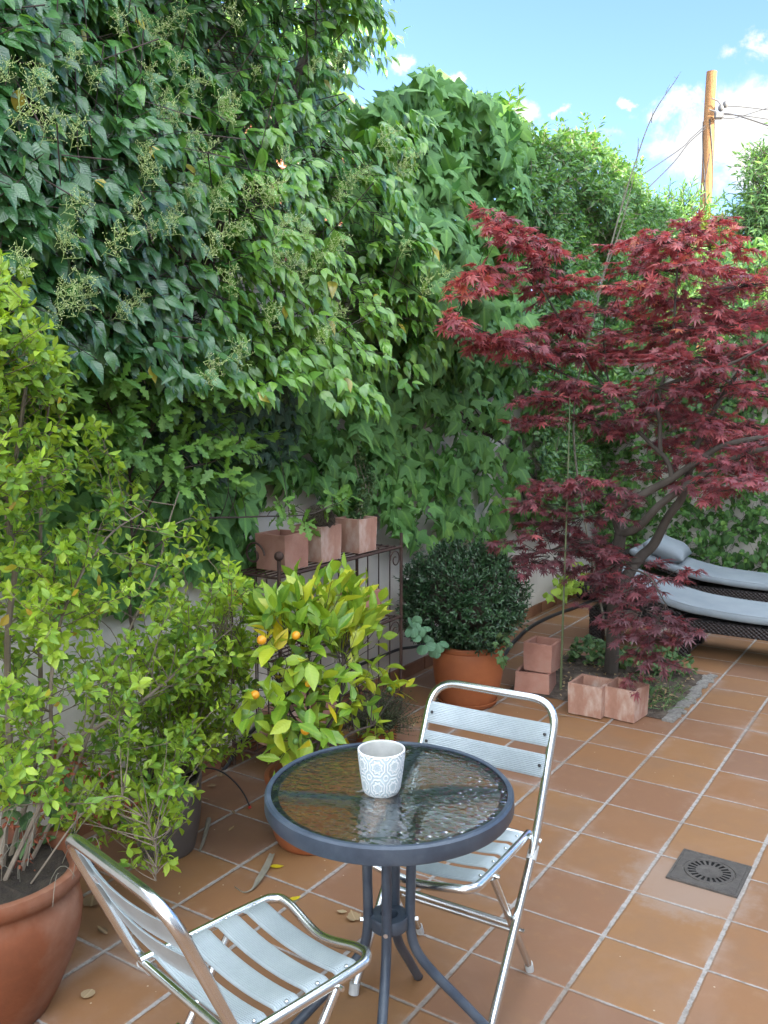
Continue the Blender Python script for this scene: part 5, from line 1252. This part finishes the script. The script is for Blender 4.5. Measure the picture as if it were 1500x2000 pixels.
# cane, dry stalk
tag(MB().tube(catmull([atz(1095, 1352), aty(1098, 1250, 4.69), aty(1104, 1080, 4.72), aty(1110, 900, 4.76), aty(1113, 775, 4.8)], 6), np.linspace(.008, .003, 25), 8).build('green_cane', M['greenstake']), 'thin green cane standing beside the stacked planters', 'cane')
dc = empty('dry_stalk', (-1.9, 5.9, 0), 0, 'tall dry stalk leaning right above the maple against the sky', 'stalk')
st = catmull([(-1.95, 5.75, 0), aty(1120, 850, 5.8), aty(1165, 600, 5.8), aty(1200, 455, 5.8), aty(1240, 320, 5.8), aty(1275, 225, 5.8), aty(1322, 153, 5.8)], 8)
mb = MB(); mb.tube(st, np.linspace(.008, .0022, len(st)), 7); s2 = catmull([aty(1165, 580, 5.82), aty(1200, 480, 5.82), aty(1218, 425, 5.82), aty(1240, 335, 5.82)], 6); mb.tube(s2, np.linspace(.005, .002, len(s2)), 6); mb.build('stem', M['drycane'], dc)
P0 = np.array([aty(1272, 240, 5.8), aty(1243, 330, 5.8), aty(1322, 153, 5.8), aty(1322, 153, 5.8), aty(1215, 400, 5.8), aty(1300, 182, 5.8), aty(1247, 300, 5.8)]); P1 = np.array([aty(1276, 212, 5.8), aty(1247, 270, 5.8), aty(1330, 140, 5.8), aty(1317, 150, 5.8), aty(1222, 355, 5.8), aty(1308, 165, 5.8), aty(1246, 268, 5.8)])
v, f = sticks(P0, P1, .003, .001); raw('side_shoots', v, f, M['drycane'], dc)
# groundcover in the bed
gcov = MB; xs = RNG.uniform(-2.0, -1.30, 330); ys = RNG.uniform(4.72, 5.42, 330)
k = (nz(np.stack([xs, ys, xs * 0], 1), 2.5, 6) + (ys - 5.0) * .8 > -.12); xs, ys = xs[k], ys[k]
p = np.stack([xs, ys, RNG.uniform(.03, .13, len(xs))], 1)
O, D, N, S = shoots(p, rdir(len(p), (0, -.2, .5), .6), .05, 2, .045, ang=1.1, droop=.2, upw=1.2)
o = leaves('groundcover', 'vine', O, D, N, S, M['l_ground']); tag(o, 'low leafy groundcover filling the bed round the maple trunk', 'groundcover', kind='stuff')
n = 420; p = np.stack([RNG.uniform(-2.1, -1.26, n), RNG.uniform(4.58, 5.40, n), RNG.uniform(.015, .06, n)], 1)
o = leaves('leaf_litter', 'small', p, rdir(n, (0, 0, 0), 1) * [1, 1, .25], rdir(n, (0, 0, 1), .4), RNG.uniform(.015, .035, n), M['l_dry']); tag(o, 'brown leaf litter and mulch lying on the soil of the bed', 'litter', kind='stuff')
n = 260; p = np.stack([RNG.uniform(-1.55, -1.24, n), RNG.uniform(4.6, 5.1, n), np.full(n, .02)], 1)
o = leaves('grass_blades', 'willow', p, rdir(n, (.3, -.2, .5), .5), rdir(n, (0, 0, 1), .5), RNG.uniform(.05, .12, n), M['l_ground'], width=.35); tag(o, 'thin grass blades at the right front of the bed', 'grass', kind='stuff')

# ================================================================== FAR TREES
def crown_tree(name, label, c, rx, rz, n, tpl, size, mat, seed, droop=.4, tk_=.08, holes=.25, sub='crown'):
    g = np.array([c[0], c[1], 0]); t = empty(name, tuple(g), 0, label, 'tree')
    mb = MB(); mb.tube(catmull([g, (g + c) / 2 + [.05, 0, 0], c + [0, 0, -.2 * rz], c + [.05, 0, .5 * rz]], 6), np.linspace(tk_, tk_ * .2, 19), 10); mb.build('trunk', M['bark'], t)
    d = unit(RNG.normal(0, 1, (n, 3))); r = RNG.uniform(.2, 1, n) ** .5; q = c + d * r[:, None] * np.array([rx, rx, rz]) * (1 + .3 * nz(d, 1.8, seed))[:, None]
    k = nz(q, 1.6 / rx, seed + 5) > -holes; q, d = q[k], d[k]; dd = unit(d + RNG.normal(0, .4, d.shape))
    O, D, N, S = shoots(q, dd, size * 2.2, 4, size, ang=.9, droop=droop, jit=.35)
    v, f = sticks(q - dd * size * 2, q + dd * size * 2, size * .05, size * .025); raw('twigs', v, f, M['barkdark'], t)
    leaves(sub, tpl, O, D, N, S, mat, t, .5 + .35 * nz(O, 1.5 / rx, seed) + RNG.normal(0, .18, len(O))); return t
crown_tree('willow_tree', 'feathery grey green tree at the right behind the pole', atd(1570, 430, 12.5), 1.12, 1.15, 2600, 'lance', .13, M['l_willow'], 3, .35, .1)
crown_tree('golden_shrub', 'sunlit golden shrub behind the top of the maple under the pole', atd(1390, 510, 13.5), .24, .55, 420, 'lance', .12, M['l_yellow'], 8, .1, .05, .4)
crown_tree('light_tree', 'light green tree rising behind the far end of the climber', atd(1300, 500, 15), .9, .9, 700, 'lance', .16, M['l_mix'], 18, .1, .08, .3)
crown_tree('green_tree', 'mid green tree behind the vine hedge at the right', atd(1480, 640, 10.5), 1.2, .8, 700, 'small', .13, M['l_mix'], 28, .2, .09, .4)

# ================================================================== FALLEN LEAVES on the tiles
G = 'fallen leaves on the tiles'
def fallen(name, px, py, L, mat, label, tpl='small', rz=None, w=1.0, z=.006, tone=None):
    q = atz(px, py, z); V0, F0, U0 = TP[tpl]; rz = random.uniform(0, 6.3) if rz is None else rz
    V = V0 * [L * w, L, L]; V[:, 2] = -V[:, 2] * .5 + .5 * L * .08 * np.sin(V0[:, 1] * 5) ; V -= [0, L * .5, V[:, 2].min()]
    c, s = math.cos(rz), math.sin(rz); V = np.stack([V[:, 0] * c - V[:, 1] * s, V[:, 0] * s + V[:, 1] * c, V[:, 2]], 1) + q
    o = raw(name, V, F0, M[mat], None, U0, np.full(len(V), random.random() if tone is None else tone)); tag(o, label, 'leaf', G)
fallen('fallen_leaf', 540, 1692, .055, 'l_lemon', 'yellow fallen leaf lying beside the long curled strip', 'lemon', -1.0, tone=1)
fallen('fallen_leaf', 575, 1755, .050, 'l_lemon', 'yellow fallen leaf on the joint between the jar chair and the table', 'lemon', -.4, tone=1)
fallen('fallen_leaf', 172, 1941, .040, 'l_dry', 'crumpled beige leaf alone on the tile beside the terracotta jar', 'round', .3, tone=.9)
fallen('fallen_leaf', 456, 1586, .030, 'l_dry', 'small reddish brown pod near the red tube end', 'small', 1.1, 1.2, tone=.0)
fallen('fallen_leaf', 452, 1618, .040, 'l_dry', 'curled tan leaf in front of the grey pot', 'small', .2, tone=.4)
fallen('fallen_leaf', 690, 1788, .055, 'l_dry', 'crumpled dry leaf against the left leg of the table', 'vine', .9, tone=.7)
fallen('fallen_leaf', 668, 1780, .035, 'l_dry', 'pale dry leaf scrap left of the table leg', 'small', 2.0, 1.4, tone=.95)
fallen('fallen_leaf', 200, 1817, .060, 'l_dry', 'dark flat leaf by the side of the terracotta jar', 'lance', 1.4, 1.6, tone=.0)
fallen('fallen_leaf', 180, 1760, .070, 'l_dry', 'large grey leaf tucked against the terracotta jar', 'round', .8, tone=.1)
fallen('fallen_leaf', 808, 1415, .045, 'l_dry', 'pale upright dry leaf behind the glass table by the chair', 'small', .5, 1.3, tone=.95)
fallen('fallen_leaf', 412, 1535, .040, 'l_dry', 'dark curled leaf right beside the grey pot rim', 'vine', 2.5, tone=.0)
fallen('fallen_leaf', 402, 1560, .035, 'l_dry', 'dark brown leaf crumbled at the side of the grey pot', 'small', 1.7, 1.3, tone=.05)
fallen('fallen_leaf', 432, 1512, .05, 'l_dry', 'blackish leaf under the irrigation pipe behind the grey pot', 'vine', .7, tone=.0)
fallen('fallen_leaf', 350, 1745, .016, 'l_dry', 'tiny pale leaf crumb on the tile left of the strip', 'small', .7, tone=.9)
fallen('fallen_leaf', 1100, 1398, .05, 'l_dry', 'dry brown leaf beside the foot of the cane', 'lance', 2.0, tone=.3)
mb = MB(); q = [atz(a, b, z) for a, b, z in ((532, 1668, .012), (520, 1695, .014), (505, 1720, .010), (493, 1738, .006), (476, 1744, .005), (458, 1733, .006))]
c = catmull(q, 6); w = np.array([.010, .013, .011, .004, .0015, .001]); ww = np.interp(np.linspace(0, 5, len(c)), range(6), w); tg_ = unit(np.gradient(c, axis=0)); sd = np.stack([-tg_[:, 1], tg_[:, 0], tg_[:, 2] * 0], 1)
V = np.concatenate([c + sd * ww[:, None] + [0, 0, .004], c, c - sd * ww[:, None] + [0, 0, .004]]); m = len(c); mb.add(V, [(i, i + 1, m + i + 1, m + i) for i in range(m - 1)] + [(m + i, m + i + 1, 2 * m + i + 1, 2 * m + i) for i in range(m - 1)])
tag(mb.build('curled_strip', M['drycane']), 'long curled dry leaf strip with a thin tail on the tiles', 'leaf', G)
mb = MB(); q = [atz(a, b, z) for a, b, z in ((408, 1600, .02), (398, 1640, .012), (390, 1662, .006))]; c = catmull(q, 6); mb.tube(c, np.linspace(.010, .004, len(c)), 6); tag(mb.build('curled_strip', M['drycane']), 'short dry leaf strip lying against the grey pot', 'leaf', G)
# ================================================================== SKY, SUN, CAMERA
w = bpy.data.worlds.new('World'); SC.world = w; w.use_nodes = True; nt = w.node_tree; nt.nodes.clear(); N = NT(nt)
sky = N.n('ShaderNodeTexSky', sky_type='NISHITA', sun_disc=False, sun_elevation=math.radians(SUN_EL), sun_rotation=math.radians(SUN_ROT), altitude=600.0, air_density=1.0, dust_density=.6, ozone_density=1.5)
co = N.n('ShaderNodeTexCoord').outputs['Generated']; sp = N.n('ShaderNodeSeparateXYZ', inp={0: co})
az = N.m('ARCTAN2', sp.outputs[0], sp.outputs[1]); el = N.m('ARCSINE', sp.outputs[2])
wv = N.n('ShaderNodeTexNoise', inp={'Scale': 26.0, 'Detail': 6.0, 'Roughness': .62}); nt.links.new(co, wv.inputs['Vector']); ws = N.n('ShaderNodeSeparateColor', inp={0: wv.outputs['Color']})
az = N.m('ADD', az, N.m('MULTIPLY', N.m('SUBTRACT', ws.outputs[0], .5), .085)); el = N.m('ADD', el, N.m('MULTIPLY', N.m('SUBTRACT', ws.outputs[1], .5), .045))
tot = None
BL = [(1400, 265, 120, 75, 1.0), (1500, 220, 90, 70, 1.0), (1320, 210, 70, 30, .8), (1480, 320, 120, 55, .8), (1330, 285, 80, 40, .75), (1480, 98, 45, 26, .9), (895, 148, 26, 14, .8), (770, 128, 30, 16, .7), (1012, 212, 45, 22, .8), (1217, 198, 18, 10, .75), (1098, 214, 16, 10, .62), (1165, 265, 70, 10, .5), (1600, 260, 110, 120, 1.0), (1300, 250, 40, 40, .6)]
for (px, py, wx, wy, s) in BL:
    d = ray(px, py); d = d / np.linalg.norm(d); a0 = math.atan2(d[0], d[1]); e0 = math.asin(d[2])
    x = N.m('DIVIDE', N.m('SUBTRACT', az, a0), wx / F); y = N.m('DIVIDE', N.m('SUBTRACT', el, e0), wy / F)
    g = N.m('MULTIPLY', N.m('EXPONENT', N.m('MULTIPLY', N.m('ADD', N.m('MULTIPLY', x, x), N.m('MULTIPLY', y, y)), -1.0)), s)
    tot = g if tot is None else N.m('MAXIMUM', tot, g)
n1 = N.noise(co, 22, 9, .66, .6); n2 = N.noise(co, 3.2, 6, .6, .4)
vis = N.m('ADD', N.m('MULTIPLY', tot, .85), N.m('MULTIPLY', N.m('SUBTRACT', n1, .5), N.m('ADD', .25, N.m('MULTIPLY', tot, 2.2))))
m1 = N.step(vis, .24, .70)
# unseen broken cloud added overhead and right of the camera, brightened as fill light
high = N.step(el, .62, .85); side = N.step(N.m('SUBTRACT', N.m('MULTIPLY', sp.outputs[0], .8), N.m('MULTIPLY', sp.outputs[1], .6)), .02, .45)
high = N.m('MULTIPLY', high, .55)
m2 = N.m('MULTIPLY', N.m('MAXIMUM', high, side), N.step(n2, .40, .60))
def lin(c, k): return tuple(x * k for x in c)
ccol = N.mix(N.step(N.noise(co, 14, 6), .35, .7), lin((.86, .89, .93), CLV), lin((1.05, 1.03, .97), CLV))
skyc = N.mix(1.0, sky.outputs[0], SKYTINT, 'MULTIPLY')
col = N.mix(m1, skyc, ccol)
col = N.mix(N.m('MULTIPLY', m2, .9), col, lin((.93, .985, 1.02), FILL_CLOUD))
bg = N.n('ShaderNodeBackground', inp={'Color': col, 'Strength': SKY}); o = N.n('ShaderNodeOutputWorld'); nt.links.new(bg.outputs[0], o.inputs[0])
sl = bpy.data.lights.new('sun', 'SUN'); sl.energy = SUN; sl.angle = math.radians(.5); sl.color = (1.0, .86, .68)
so = bpy.data.objects.new('sun', sl); COL.objects.link(so)
sd = Vector((math.sin(math.radians(SUN_ROT)) * math.cos(math.radians(SUN_EL)), math.cos(math.radians(SUN_ROT)) * math.cos(math.radians(SUN_EL)), math.sin(math.radians(SUN_EL))))
so.rotation_euler = sd.to_track_quat('Z', 'Y').to_euler(); so.location = (20, 0, 20)
cd = bpy.data.cameras.new('camera'); cam = bpy.data.objects.new('camera', cd); COL.objects.link(cam)
cam.location = CAM; cam.rotation_euler = (PI / 2 - PITCH, 0, YAW)
cd.sensor_fit = 'VERTICAL'; cd.sensor_height = 24; cd.sensor_width = 18; cd.lens = F / 2000 * 24; cd.clip_start = .05; cd.clip_end = 2000
SC.camera = cam
vs = SC.view_settings; vs.view_transform = 'Standard'; vs.look = 'None'; vs.gamma = 1; vs.exposure = EXPO
cy = SC.cycles; cy.max_bounces = 8; cy.diffuse_bounces = 3; cy.glossy_bounces = 4; cy.transmission_bounces = 6; cy.transparent_max_bounces = 8
cy.sample_clamp_indirect = 6; cy.caustics_refractive = False; cy.caustics_reflective = False
cy.use_denoising = True; cy.denoiser = 'OPENIMAGEDENOISE'; cy.denoising_input_passes = 'RGB_ALBEDO_NORMAL'; cy.denoising_prefilter = 'ACCURATE'
cy.use_adaptive_sampling = True; cy.adaptive_threshold = .012
